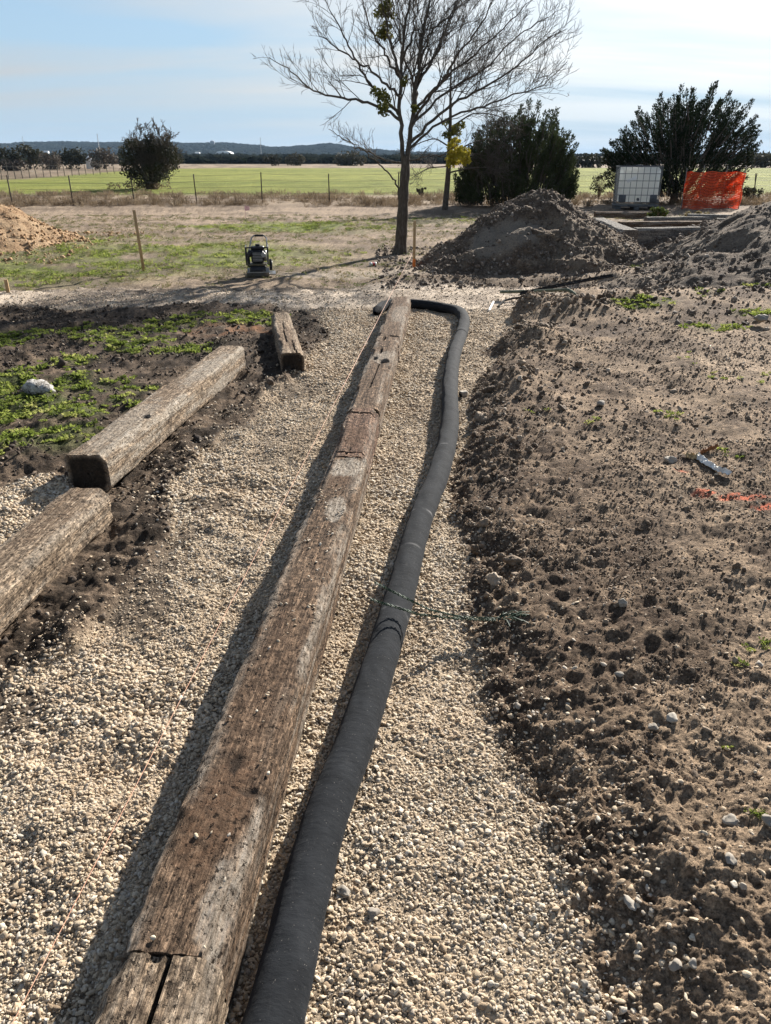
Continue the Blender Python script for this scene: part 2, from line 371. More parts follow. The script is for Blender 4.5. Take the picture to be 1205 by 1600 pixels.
def ground_eval(X, Y):
    X = np.asarray(X, float); Y = np.asarray(Y, float)
    near = Y < 16
    wob = np.clip(Y*.06, .05, .5)
    WX = X + wob*1.1*(fbm(X*2.6, Y*2.6, 4, 3)-.5)*2*.5; WY = Y + wob*1.1*(fbm(X*2.6+40, Y*2.6, 4, 5)-.5)
    d = np.full(X.shape, -50.0); d[near] = sdf(GRAVEL, WX[near], WY[near])
    g = ss(d, -.035, .035)
    heap = ss(blob(10, 815, .30, .55, WX, WY), .33, .55); g = np.maximum(g, heap)
    right = ss(X, -.1, .25)*(1-ss(Y, 10, 13))*(1-g)
    left = ss(-X, .1, .5)*(1-ss(Y, 8.6, 9.6))*(1-g)
    dist = np.maximum(-d, 0)
    lane = ss(Y, 8.2, 8.9)
    # heights
    h = g*((fbm(X*1.8, Y*1.8, 3, 11)-.5)*.045 + (fbm(X*7, Y*7, 3, 12)-.5)*.03*(1+.9*ss(-X, .35, .8)))
    rut = ss(fbm(X*.9+2, Y*.9, 3, 61), .42, .6)
    r_h = .075*ss(dist/.28) + .06*ss((dist-.25)/1.6) + (fbm(X*3.2, Y*3.2, 4, 21)-.5)*.07 + ((ridged(X*8.5, Y*8.5, 4, 22)-.5)*.032 + (ridged(X*19, Y*19, 3, 24)-.5)*.014 + (fbm(X*30, Y*30, 4, 23, .7)-.5)*.028)*(.6+.9*np.exp(-dist/.45))
    r_h = r_h + .20*ss(X, 1.4, 4.6)*ss(Y, 4.2, 8.0)
    trk = ss(blob(830, 830, .45, 1.5, X, Y), .25, .6)
    r_h = r_h + trk*.007*np.sin((Y*1.0 - X*.55 + .12*fbm(X*3, Y*3, 2, 9))*2*math.pi/.105)*ss(fbm(X*4, Y*4, 2, 10), .3, .6)
    for (a, b, rx, ry, am) in BERMS: r_h = r_h + am*blob(a, b, rx, ry, X, Y)*(.6+.8*ridged(X*5, Y*5, 2, 31))
    h = h + right*r_h
    l_h = .02 + (fbm(X*3.0, Y*3.0, 4, 41)-.5)*.12 + (ridged(X*7.5, Y*7.5, 3, 42)-.5)*.035 + (fbm(X*24, Y*24, 3, 43, .6)-.5)*.028
    h = h + left*l_h
    fr = ss(Y, 8.8, 9.8)*(1-g)*(1-right*.8)
    h = h + fr*((fbm(X*.7, Y*.7, 3, 51)-.5)*.10 + (fbm(X*5, Y*5, 4, 52)-.5)*.05)*(1-ss(Y, 40, 70)) + heap*.05
    h = h*(1-ss(Y, 60, 120))
    # colours
    def C(r, g_, b): return np.array([r, g_, b])
    n1 = fbm(X*1.3, Y*1.3, 4, 71)[:, None]; n2 = fbm(X*6, Y*6, 4, 72)[:, None]; n3 = fbm(X*28, Y*28, 3, 73)[:, None]
    dirt = lerp(C(.10, .071, .05), C(.27, .20, .138), ss(n1*.35+n2*.35+n3*.3, .37, .61))
    moist = ss(-dist, -.55, -.05)*ss(Y, 1.9, 3.0)
    moist = np.maximum(moist*(1-ss(dist, 0, .6)), ss(fbm(X*2.6, Y*2.6, 5, 74, .6), .51, .64)*.75)
    dirt = lerp(dirt, C(.088, .062, .045), np.clip(moist, 0, 1)[:, None]*.7)
    pale = ss(fbm(X*1.1+9, Y*1.1, 3, 75), .5, .68)[:, None]*ss(X, .9, 1.6)[:, None]
    dirt = lerp(dirt, C(.36, .275, .195), pale*.5)
    soil = lerp(C(.036, .027, .02), C(.135, .10, .072), ss(n2*.6+n3*.4, .35, .68))
    redd = (ss(blob(365, 520, .55, .35, X, Y), .3, .9)*ss(fbm(X*5, Y*5, 3, 76), .35, .6))[:, None]
    soil = lerp(soil, C(.22, .105, .05), redd*.7)
    grav = lerp(C(.20, .155, .11), C(.46, .37, .27), ss(n2*.5+n3*.5, .3, .7))
    lanec = lerp(C(.22, .178, .14), C(.50, .42, .335), ss(n1*.4+n2*.3+n3*.3, .38, .62))
    grav = lerp(grav, lanec, lane[:, None])
    mud = ss(fbm(X*3.3, Y*3.3, 4, 77), .47, .62)*ss(-d, -.8, -.05)*ss(-X, .2, .8)
    grav = lerp(grav, C(.06, .046, .036), mud[:, None]*.8)
    # beyond the lane: worn lawn, dry grass
    dry = lerp(C(.14, .105, .075), C(.28, .215, .155), ss(fbm(X*.6, Y*1.6, 4, 81)[:, None]*.6+n3*.4, .35, .65))
    lawn_m = np.zeros_like(X)
    for (a, b, rx, ry, am) in ((250, 400, 3.2, 2.6, .85), (60, 420, 2.5, 2.0, .9), (430, 355, 3.0, 1.5, 1.0), (560, 362, 1.2, .8, .4), (130, 385, 2.6, 2.5, .6), (660, 345, 2.5, 1.2, .35)):
        lawn_m = np.maximum(lawn_m, am*ss(blob(a, b, rx, ry, X, Y), .2, .75))
    lawn_m = lawn_m*ss(fbm(X*1.2, Y*1.2, 4, 83), .22, .48)
    lawn = lerp(C(.075, .085, .028), C(.17, .19, .055), ss(n2*.6+n3*.4, .35, .65))
    bare = ss(fbm(X*.8, Y*.8, 4, 85), .5, .62)*(1-ss(Y, 13, 16))
    farc = lerp(dry, lawn, lawn_m[:, None]); farc = lerp(farc, C(.12, .095, .072), bare[:, None]*.6)
    ypale = ss(blob(560, 428, 1.6, .5, X, Y), .3, .8)[:, None]; farc = lerp(farc, C(.44, .39, .32), ypale*.35)  # paler patch of ground just beyond the lane
    col = np.where((Y[:, None] > 9.0) & (d[:, None] < 0), farc, dirt)
    col = lerp(col, farc, ss(Y, 10.5, 12)[:, None]); 
    col = lerp(col, soil, (left > .02)[:, None]*np.clip(left, 0, 1)[:, None])
    # green in the left soil
    gm = np.zeros_like(X)
    for (a, b, rx, ry, am) in WEEDS:
        gm = np.maximum(gm, am*ss(blob(a, b, rx, ry, X, Y), .25, .8))
    gm = gm*ss(fbm(X*4, Y*4, 4, 91), .28, .52)
    col = lerp(col, C(.055, .075, .022), (gm*.75)[:, None])
    col = lerp(col, grav, g[:, None])
    pm = np.zeros_like(X)
    for (a, b, rx, ry) in ((1095, 803, .075, .05), (1150, 812, .16, .05), (1200, 830, .12, .05), (1060, 770, .05, .03), (1040, 744, .05, .03)):
        pm = np.maximum(pm, ss(blob(a, b, rx, ry, X, Y), .35, .8))
    pm = pm*ss(fbm(X*22, Y*22, 3, 93), .36, .55)
    pm[((X-at(1095, 803).x)/.05)**2 + ((Y-at(1095, 803).y)/.03)**2 < 1] = 1
    col = lerp(col, C(.80, .16, .07), (pm*.5)[:, None])
    # beyond the fence
    strip = lerp(C(.16, .12, .085), C(.27, .21, .15), ss(fbm(X*.5, Y*.25, 3, 95)[:, None], .3, .7))
    field = lerp(C(.16, .18, .038), C(.23, .245, .058), ss(fbm(X*.03, Y*.06, 3, 96)[:, None], .3, .7))
    bound = 150 - ss(-X/np.maximum(Y, 1), .18, .46)*85
    fm = ss(Y, 36, 40)*(1-ss(Y/bound, .96, 1.04))
    col = lerp(col, strip, ss(Y, 27, 30)[:, None]); col = lerp(col, field, fm[:, None])
    woods = ss(Y, 230, 300); col = lerp(col, C(.05, .052, .04), woods[:, None])
    return h, col, g, right, left, dist, gm, lawn_m, d
WEEDS = [(40, 600, .55, .45, 1), (10, 640, .5, .5, 1), (110, 640, .5, .35, .9), (70, 690, .45, .3, .8), (250, 545, .55, .35, .95), (150, 530, .4, .3, .7),
         (20, 530, .5, .4, .75), (110, 565, .3, .2, .7), (330, 505, .8, .3, .6), (190, 520, .7, .3, .5), (180, 610, .35, .3, .5), (0, 700, .4, .3, .6), (390, 497, .5, .25, .6),
         (1130, 478, .40, .35, 1), (1005, 508, .40, .22, .9), (1190, 492, .35, .25, .9), (1080, 500, .3, .2, .5), (1110, 545, .3, .15, .4), (1180, 530, .3, .2, .5)]

PIX = np.linspace(1760, 289, 640)
ys = np.array([at(0, p).y for p in PIX])
ys = np.concatenate([[-12, -7, -4, -2.2, -1.1, -.5, -.15], ys[ys > .02], np.geomspace(ys.max()*1.04, 7000, 60)])
S = np.linspace(-1, 1, 690)
def gw(y): return np.where(y > 0, .75*(y+1.3), .975-.6*y)
GX = S[None, :]*gw(ys)[:, None]; GY = np.repeat(ys[:, None], len(S), 1)
gh, gcol, gg, gr, gl, gdist, ggm, glawn, gsd = ground_eval(GX.ravel(), GY.ravel())
GV = np.stack([GX.ravel(), GY.ravel(), gh], 1)
nr, nc = len(ys), len(S)
I = np.arange(nr*nc).reshape(nr, nc)
GF = np.stack([I[:-1, :-1], I[:-1, 1:], I[1:, 1:], I[1:, :-1]], -1).reshape(-1, 4)
fy = GV[GF, 1].mean(1); fx = GV[GF, 0].mean(1); fg = gg[GF].mean(1)
is_field = (fy > 37) & (fy < 150); is_gravel = (~is_field) & (fg > .5) & (fy < 16)
def ground_piece(name, sel, mat):
    f = GF[sel]; u, inv = np.unique(f, return_inverse=True)
    me = mesh_np(name, GV[u], inv.reshape(-1, 4), True); cattr(me, 'col', gcol[u])
    return tag(obj(name, me, mat), kind='structure')
ground_piece('ground', ~is_field & ~is_gravel, M_GROUND)
ground_piece('gravel_bed', is_gravel, M_GROUND)
ground_piece('field', is_field, M_FIELD)
def gz(x, y):
    return float(ground_eval(np.array([x]), np.array([y]))[0][0])
def on(px, py, dz=0.0):
    p = at(px, py)
    for _ in range(3): p = at(px, py, gz(p.x, p.y))
    return Vector((p.x, p.y, p.z+dz))

# ------------------------------------------------------------------ scattered stuff (geometry nodes instances)
RNG = np.random.default_rng(7)
def scatter(name, protos, P, rot, scl, label, cat, parent=None):
    n = len(P)
    coll = bpy.data.collections.new(name+'_pieces')
    for pm in protos: coll.objects.link(pm)
    me = bpy.data.meshes.new(name); me.vertices.add(n); me.vertices.foreach_set('co', np.asarray(P, np.float32).ravel())
    for nm, arr in (('rot', rot), ('scl', scl)):
        a = me.attributes.new(nm, 'FLOAT_VECTOR', 'POINT'); a.data.foreach_set('vector', np.asarray(arr, np.float32).ravel())
    a = me.attributes.new('pick', 'INT', 'POINT'); a.data.foreach_set('value', RNG.integers(0, len(protos), n).astype(np.int32))
    o = obj(name, me, None, parent)
    ng = bpy.data.node_groups.new(name+'_nodes', 'GeometryNodeTree')
    ng.interface.new_socket('Geometry', in_out='INPUT', socket_type='NodeSocketGeometry')
    ng.interface.new_socket('Geometry', in_out='OUTPUT', socket_type='NodeSocketGeometry')
    gi = ng.nodes.new('NodeGroupInput'); go = ng.nodes.new('NodeGroupOutput')
    ci = ng.nodes.new('GeometryNodeCollectionInfo'); ci.inputs[0].default_value = coll
    ci.inputs['Separate Children'].default_value = True; ci.inputs['Reset Children'].default_value = True
    ip = ng.nodes.new('GeometryNodeInstanceOnPoints'); ip.inputs['Pick Instance'].default_value = True
    def na(nm, ty):
        x = ng.nodes.new('GeometryNodeInputNamedAttribute'); x.data_type = ty; x.inputs[0].default_value = nm; return x.outputs[0]
    L = ng.links.new
    L(gi.outputs[0], ip.inputs['Points']); L(ci.outputs[0], ip.inputs['Instance'])
    L(na('pick', 'INT'), ip.inputs['Instance Index']); L(na('rot', 'FLOAT_VECTOR'), ip.inputs['Rotation']); L(na('scl', 'FLOAT_VECTOR'), ip.inputs['Scale'])
    L(ip.outputs[0], go.inputs[0])
    md = o.modifiers.new('scatter', 'NODES'); md.node_group = ng
    return tag(o, label, cat, None, 'stuff')
def proto(name, me, mat):
    o = bpy.data.objects.new(name, me)
    if not me.materials: me.materials.append(mat)
    return o
def rand_in(n, x0, x1, y0, y1, power=1.0):
    """points denser towards the near end"""
    t = RNG.random(n)**power
    y = y0 + (y1-y0)*t; x = x0 + (x1-x0)*RNG.random(n); return x, y

PEB = [proto('pebble', rock_mesh('pebble', 100+k, 2, .6, .5+.1*k, (1, .62+.04*k, .42+.035*((k*5) % 9))), M_PEB) for k in range(9)]
def in_view(x, y, m=.18): return np.abs(x) < (.52*(y+.25) + m*(y*.12+1.2))
def gravel():
    Ps, Sc = [], []
    for (y0, y1, dens, s0) in ((.35, 1.6, 36000, .0041), (1.6, 3.0, 24000, .0044), (3.0, 5.0, 12000, .0050), (5.0, 8.6, 6200, .0060), (8.6, 11.2, 1100, .0066)):
        w = .55*(y1+1.2); n = int(dens*2*w*(y1-y0))
        x = RNG.uniform(-w, w, n); y = RNG.uniform(y0, y1, n); k = in_view(x, y); x, y = x[k], y[k]
        h, c, g, rr, ll, dist, gm, lm, sd_ = ground_eval(x, y)
        thin = np.where(y > 8.6, .9, 1.0)
        p = g*thin + (1-g)*np.exp(-dist/.09)*.3 + (1-g)*.008*(y < 9)
        mud = ss(fbm(x*3.3, y*3.3, 4, 77), .47, .62)*ss(-sd_, -.8, -.05)*ss(-x, .2, .8)
        p = p*(1-mud*.75)
        k = RNG.random(len(x)) < p; x, y, h = x[k], y[k], h[k]
        s = s0*.92*np.exp(RNG.normal(0, .45, len(x))); big = RNG.random(len(x)) < .012; s[big] *= 1.7
        s *= .9 + .5*ss(fbm(x*1.1+3, y*1.1, 2, 78), .5, .7)
        s = np.minimum(s, s0*2.3)
        z = h + s*RNG.uniform(-.25, .5, len(x))
        Ps.append(np.stack([x, y, z], 1)); Sc.append(s)
    # loose stones lying on the long timber
    for (n, y0, y1) in ((90, 1.9, 3.2), (18, .95, 1.9), (14, 3.3, 4.3)):
        y = RNG.uniform(y0, y1, n); f = (y-.94)/(8.35-.94); x = -.385+.56*f + RNG.uniform(-.075, .075, n)
        s = RNG.uniform(.0035, .0075, n); Ps.append(np.stack([x, y, .174+s*.4], 1)); Sc.append(s)
    P = np.concatenate(Ps); s = np.concatenate(Sc)
    sc = s[:, None]*RNG.uniform(.75, 1.35, (len(s), 3))*np.array([1.06, 1.0, .9])
    scatter('gravel', PEB, P, np.stack([RNG.normal(0, .42, len(s)), RNG.normal(0, .42, len(s)), RNG.uniform(0, 6.28, len(s))], 1), sc, 'pale limestone gravel spread along both sides of the timber edging', 'gravel')
    print('gravel', len(s))
gravel()

CL = [proto('clod', rock_mesh('clod', 200+k, 2, .9, .35, (1, .85, .7), True, .35), M_CLOD) for k in range(7)]
CLB = [proto('clod', rock_mesh('clod', 220+k, 3, .9, .4, (1, .85, .68), True, .4), M_CLOD) for k in range(5)]
CLD = [proto('clod', rock_mesh('clod', 240+k, 2, .95, .35, (1, .85, .7), True, .4), M_CLODDARK) for k in range(6)]
def clods():
    Ps, Sc = [], []
    for (y0, y1, dens, s0) in ((.4, 2.0, 34000, .0021), (2.0, 4.0, 17000, .0027), (4.0, 7.0, 7000, .0038), (7.0, 12.0, 1500, .0065)):
        w = .58*(y1+1.2); n = int(dens*w*(y1-y0)); x = RNG.uniform(-.1, w, n); y = RNG.uniform(y0, y1, n)
        h, c, g, rr, ll, dist, gm, lm, sd_ = ground_eval(x, y)
        cl = ss(fbm(x*3.2, y*3.2, 3, 301), .38, .62)
        p = rr*(.15+.7*cl)*(.4+.6*np.exp(-dist/.5)); k = (RNG.random(n) < p) & in_view(x, y, .5); x, y, h, dist = x[k], y[k], h[k], dist[k]
        s = s0*np.exp(RNG.normal(0, .55, len(x)))
        Ps.append(np.stack([x, y, h-s*.05], 1)); Sc.append(np.minimum(s, .022))
    P = np.concatenate(Ps); s = np.concatenate(Sc)
    scatter('soil_crumbs', CL, P, RNG.uniform(0, 6.28, (len(s), 3)), s[:, None]*RNG.uniform(.75, 1.3, (len(s), 3)), 'brown soil crumbs strewn over the bare dirt right of the pipe', 'soil')
    print('crumbs', len(s))
    # bigger turned clods along the dirt edge and on the berms
    pts = []
    for (a, b, rx, ry, n) in ((838, 555, .32, .55, 210), (800, 615, .22, .5, 170), (870, 508, .5, .35, 150), (770, 690, .16, .6, 110), (940, 500, .8, .3, 160), (825, 497, .3, .2, 70),
                              (760, 800, .12, .6, 90), (770, 900, .1, .4, 60), (900, 640, .6, .6, 60)):
        c = at(a, b); q = np.stack([RNG.normal(c.x, rx*.6, n), RNG.normal(c.y, ry*.6, n)], 1); pts.append(q)
    q = np.concatenate(pts); h, c_, g, *_r = ground_eval(q[:, 0], q[:, 1]); k = g < .4; q = q[k]; h = h[k]
    s = .0095*np.exp(RNG.normal(0, .55, len(q)))*(.7+.06*q[:, 1]); s = np.minimum(s, .045)
    scatter('soil_clods', CLB, np.stack([q[:, 0], q[:, 1], h+s*.25], 1), RNG.uniform(0, 6.28, (len(q), 3)), s[:, None]*RNG.uniform(.8, 1.3, (len(q), 3)), 'lumpy turned soil clods heaped along the dirt edge beside the pipe', 'soil')
    # dark clods on the left
    n = 30000; x, y = RNG.uniform(-5.5, -.2, n), RNG.uniform(1.9, 9.0, n)
    h, c, g, rr, ll, dist, gm, lm, sd_ = ground_eval(x, y)
    p = ll*(.25+.75*ss(fbm(x*2.5, y*2.5, 3, 311), .4, .6))*(1-gm*.6); k = (RNG.random(n) < p) & in_view(x, y); x, y, h = x[k], y[k], h[k]
    s = .0055*np.exp(RNG.normal(0, .55, len(x)))*(.6+.09*y); s = np.minimum(s, .05)
    scatter('dark_soil_crumbs', CLD, np.stack([x, y, h+s*.15], 1), RNG.uniform(0, 6.28, (len(s), 3)), s[:, None]*RNG.uniform(.75, 1.3, (len(s), 3)), 'dark churned soil crumbs around the loose timbers on the left', 'soil')
clods()

# ------------------------------------------------------------------ weeds and grass
def leaf_clump(name, seed, n, spread, up, ln, wd, mat):
    rg = np.random.default_rng(seed); V = []; F = []
    for k in range(n):
        a = rg.uniform(0, 6.283); r = spread*math.sqrt(rg.random()); b = np.array([math.cos(a)*r, math.sin(a)*r, 0])
        d = np.array([math.cos(a)*rg.uniform(.2, 1)+rg.normal(0, .3), math.sin(a)*rg.uniform(.2, 1)+rg.normal(0, .3), rg.uniform(.25, 1)*up]); d /= np.linalg.norm(d)
        l = ln*rg.uniform(.5, 1.3); w = wd*rg.uniform(.6, 1.3); sd_ = np.cross(d, rg.normal(size=3)); sd_ /= np.linalg.norm(sd_)+1e-9
        tip = b + d*l + np.array([0, 0, -l*.25]); mid = b + d*l*.55
        o = len(V); V += [b, mid+sd_*w, tip, mid-sd_*w]; F += [(o, o+1, o+2, o+3)]
    return mesh_np(name, np.array(V), np.array(F), False)
WD = [proto('weed', leaf_clump('weed', 400+k, 34, .028, .9, .034, .0075, M_WEED), M_WEED) for k in range(6)]
LW = [proto('grass_tuft', leaf_clump('grass_tuft', 420+k, 26, .06, 1.1, .06, .0045, M_LAWN), M_LAWN) for k in range(6)]
LG = [proto('grass_tuft', leaf_clump('grass_tuft', 430+k, 26, .06, 1.1, .06, .006, M_WEED), M_WEED) for k in range(6)]
DR = [proto('dry_tuft', leaf_clump('dry_tuft', 440+k, 40, .10, 2.2, .22, .006, M_DRY), M_DRY) for k in range(6)]
def plants():
    n = 26000; x, y = RNG.uniform(-5.5, 5.5, n), RNG.uniform(2.6, 9.2, n)
    h, c, g, rr, ll, dist, gm, lm, sd_ = ground_eval(x, y)
    k = (RNG.random(n) < gm*1.1*(1-g)) & in_view(x, y); x, y, h = x[k], y[k], h[k]; s = RNG.uniform(.45, 1.15, len(x))
    ex = [(1050, 655, 5), (1178, 1006, 7), (1160, 1030, 3), (1185, 1272, 6), (1140, 707, 3), (845, 640, 3), (930, 650, 2), (1035, 645, 3), (1130, 1170, 1), (1110, 590, 5), (1060, 560, 4), (1180, 590, 4)]
    px, py, pz, ps = [], [], [], []
    for (a, b, m) in ex:
        for _ in range(m):
            p = on(a+RNG.normal(0, 9), b+RNG.normal(0, 5)); px.append(p.x); py.append(p.y); pz.append(p.z); ps.append(RNG.uniform(.3, .65)*min(1, p.y/3+.1))
    X = np.concatenate([x, px]); Y = np.concatenate([y, py]); Z = np.concatenate([h, pz]); s = np.concatenate([s, ps])
    rot = np.stack([RNG.normal(0, .2, len(X)), RNG.normal(0, .2, len(X)), RNG.uniform(0, 6.28, len(X))], 1)
    scatter('green_weeds', WD, np.stack([X, Y, Z], 1), rot, np.repeat(s[:, None], 3, 1), 'low bright green weeds growing in patches on the bare soil', 'weeds')
    n = 42000; x, y = RNG.uniform(-11, 9, n), RNG.uniform(9.6, 24, n)
    h, c, g, rr, ll, dist, gm, lm, sd_ = ground_eval(x, y)
    k = (RNG.random(n) < (.22+.5*lm)*(1-g)*(1-rr)*ss(fbm(x*1.7, y*1.7, 3, 321), .32, .55)) & in_view(x, y); x, y, h, lm = x[k], y[k], h[k], lm[k]
    s = RNG.uniform(.4, 1.0, len(x)); gr_ = RNG.random(len(x)) < lm*.75
    for nm, kk, pr, lb in (('lawn_grass', gr_, LG, 'short green grass in patches on the worn lawn'), ('straw_grass', ~gr_, LW, 'short straw coloured grass over the worn lawn')):
        m = kk.sum(); scatter(nm, pr, np.stack([x, y, h], 1)[kk], np.stack([RNG.normal(0, .25, m), RNG.normal(0, .25, m), RNG.uniform(0, 6.28, m)], 1), np.repeat(s[kk][:, None], 3, 1), lb, 'grass')
    n = 9000; x, y = RNG.uniform(-20, 20, n), RNG.uniform(28.2, 38, n)
    p = .25 + .75*np.exp(-((y-29.4)/.5)**2); k = (RNG.random(n) < p*ss(fbm(x*.6, y*.6, 3, 331), .3, .55)) & in_view(x, y, .8); x, y = x[k], y[k]; m = len(x)
    h = ground_eval(x, y)[0]; s = RNG.uniform(.5, 1.6, m)
    scatter('fence_grass', DR, np.stack([x, y, h], 1), np.stack([RNG.normal(0, .15, m), RNG.normal(0, .15, m), RNG.uniform(0, 6.28, m)], 1), s[:, None]*np.stack([np.ones(m), np.ones(m), RNG.uniform(.6, 1.3, m)], 1), 'tall dry brown grass along the wire fence', 'grass')
plants()

# ================================================================== railway timbers
def mat_tie(name, dark, mid, lite, mudc=(.115, .068, .041)):
    k = NT(name, .93, .12); p = k.coord('Object')
    grain = k.noise(k.map(p, (38, 2.2, 38)), 2.0, 7, .68, .4)
    fine = k.noise(k.map(p, (160, 9, 160)), 1.5, 5, .65)
    crust = k.noise(p, 26, 7, .68); blot = k.noise(p, 4.5, 5, .6)
    c = k.ramp(grain, [(.30, dark), (.48, mid), (.66, lite)])
    c = k.mix(1.0, c, k.ramp(fine, [(.32, (.45, .43, .41)), (.5, (1, 1, 1)), (.72, (1.35, 1.33, 1.3))]), 'MULTIPLY')
    speck = k.noise(k.map(p, (75, 32, 75)), 1.3, 8, .78)
    c = k.mix(1.0, c, k.ramp(speck, [(.38, (.2, .19, .18)), (.49, (1, 1, 1)), (.62, (1.9, 1.85, 1.78))]), 'MULTIPLY')
    c = k.mix(k.mr(crust, .46, .60, 0, .8), c, dark)
    c = k.mix(k.mr(blot, .4, .65, 0, .35), c, mid)
    pits = k.noise(k.map(p, (105, 60, 105)), 1.0, 3, .6)
    lines = k.noise(k.map(p, (300, 10, 300)), 1.0, 4, .7)
    c = k.mix(1.0, c, k.ramp(lines, [(.36, (.35, .33, .32)), (.48, (1, 1, 1)), (.64, (1.5, 1.47, 1.42))]), 'MULTIPLY')
    mudn = k.noise(p, 60, 6, .7)
    mud = k.ramp(mudn, [(.3, tuple(x*.45 for x in mudc)), (.5, mudc), (.72, tuple(x*1.9 for x in mudc))])
    c = k.mix(k.mul(k.attr('mud'), k.mr(k.noise(p, 34, 7, .75), .36, .58, .15, 1)), c, mud)
    pl = k.ramp(k.noise(k.map(p, (60, 6, 60)), 2.0, 6, .7), [(.32, (.16, .13, .10)), (.5, (.42, .37, .30)), (.7, (.58, .53, .46))])
    c = k.mix(k.mul(k.attr('pale'), k.mr(speck, .36, .56, .1, 1)), c, pl)
    c = k.mix(k.mr(pits, .405, .345, 0, .9), c, tuple(x*.45 for x in dark))
    c = k.mix(k.attr('tar_recess'), c, (.018, .015, .013))
    b = k.bump(grain, .8, .012); b = k.bump(fine, .5, .004, b); b = k.bump(crust, .8, .012, b); b = k.bump(speck, .7, .008, b); b = k.bump(k.mr(pits, .34, .44), .7, .008, b); b = k.bump(lines, .4, .003, b)
    return k.done(c, b)
M_TIE_BROWN = mat_tie('weathered_tie_brown', (.04, .028, .02), (.135, .092, .062), (.29, .205, .14))
M_TIE_GREY = mat_tie('weathered_tie_grey', (.06, .044, .032), (.255, .192, .134), (.48, .39, .295))
M_TIE_RED = mat_tie('weathered_tie_red', (.042, .027, .02), (.15, .092, .064), (.28, .195, .14))
M_TIE_OLD = mat_tie('weathered_tie_old', (.06, .055, .05), (.17, .155, .14), (.36, .34, .31))

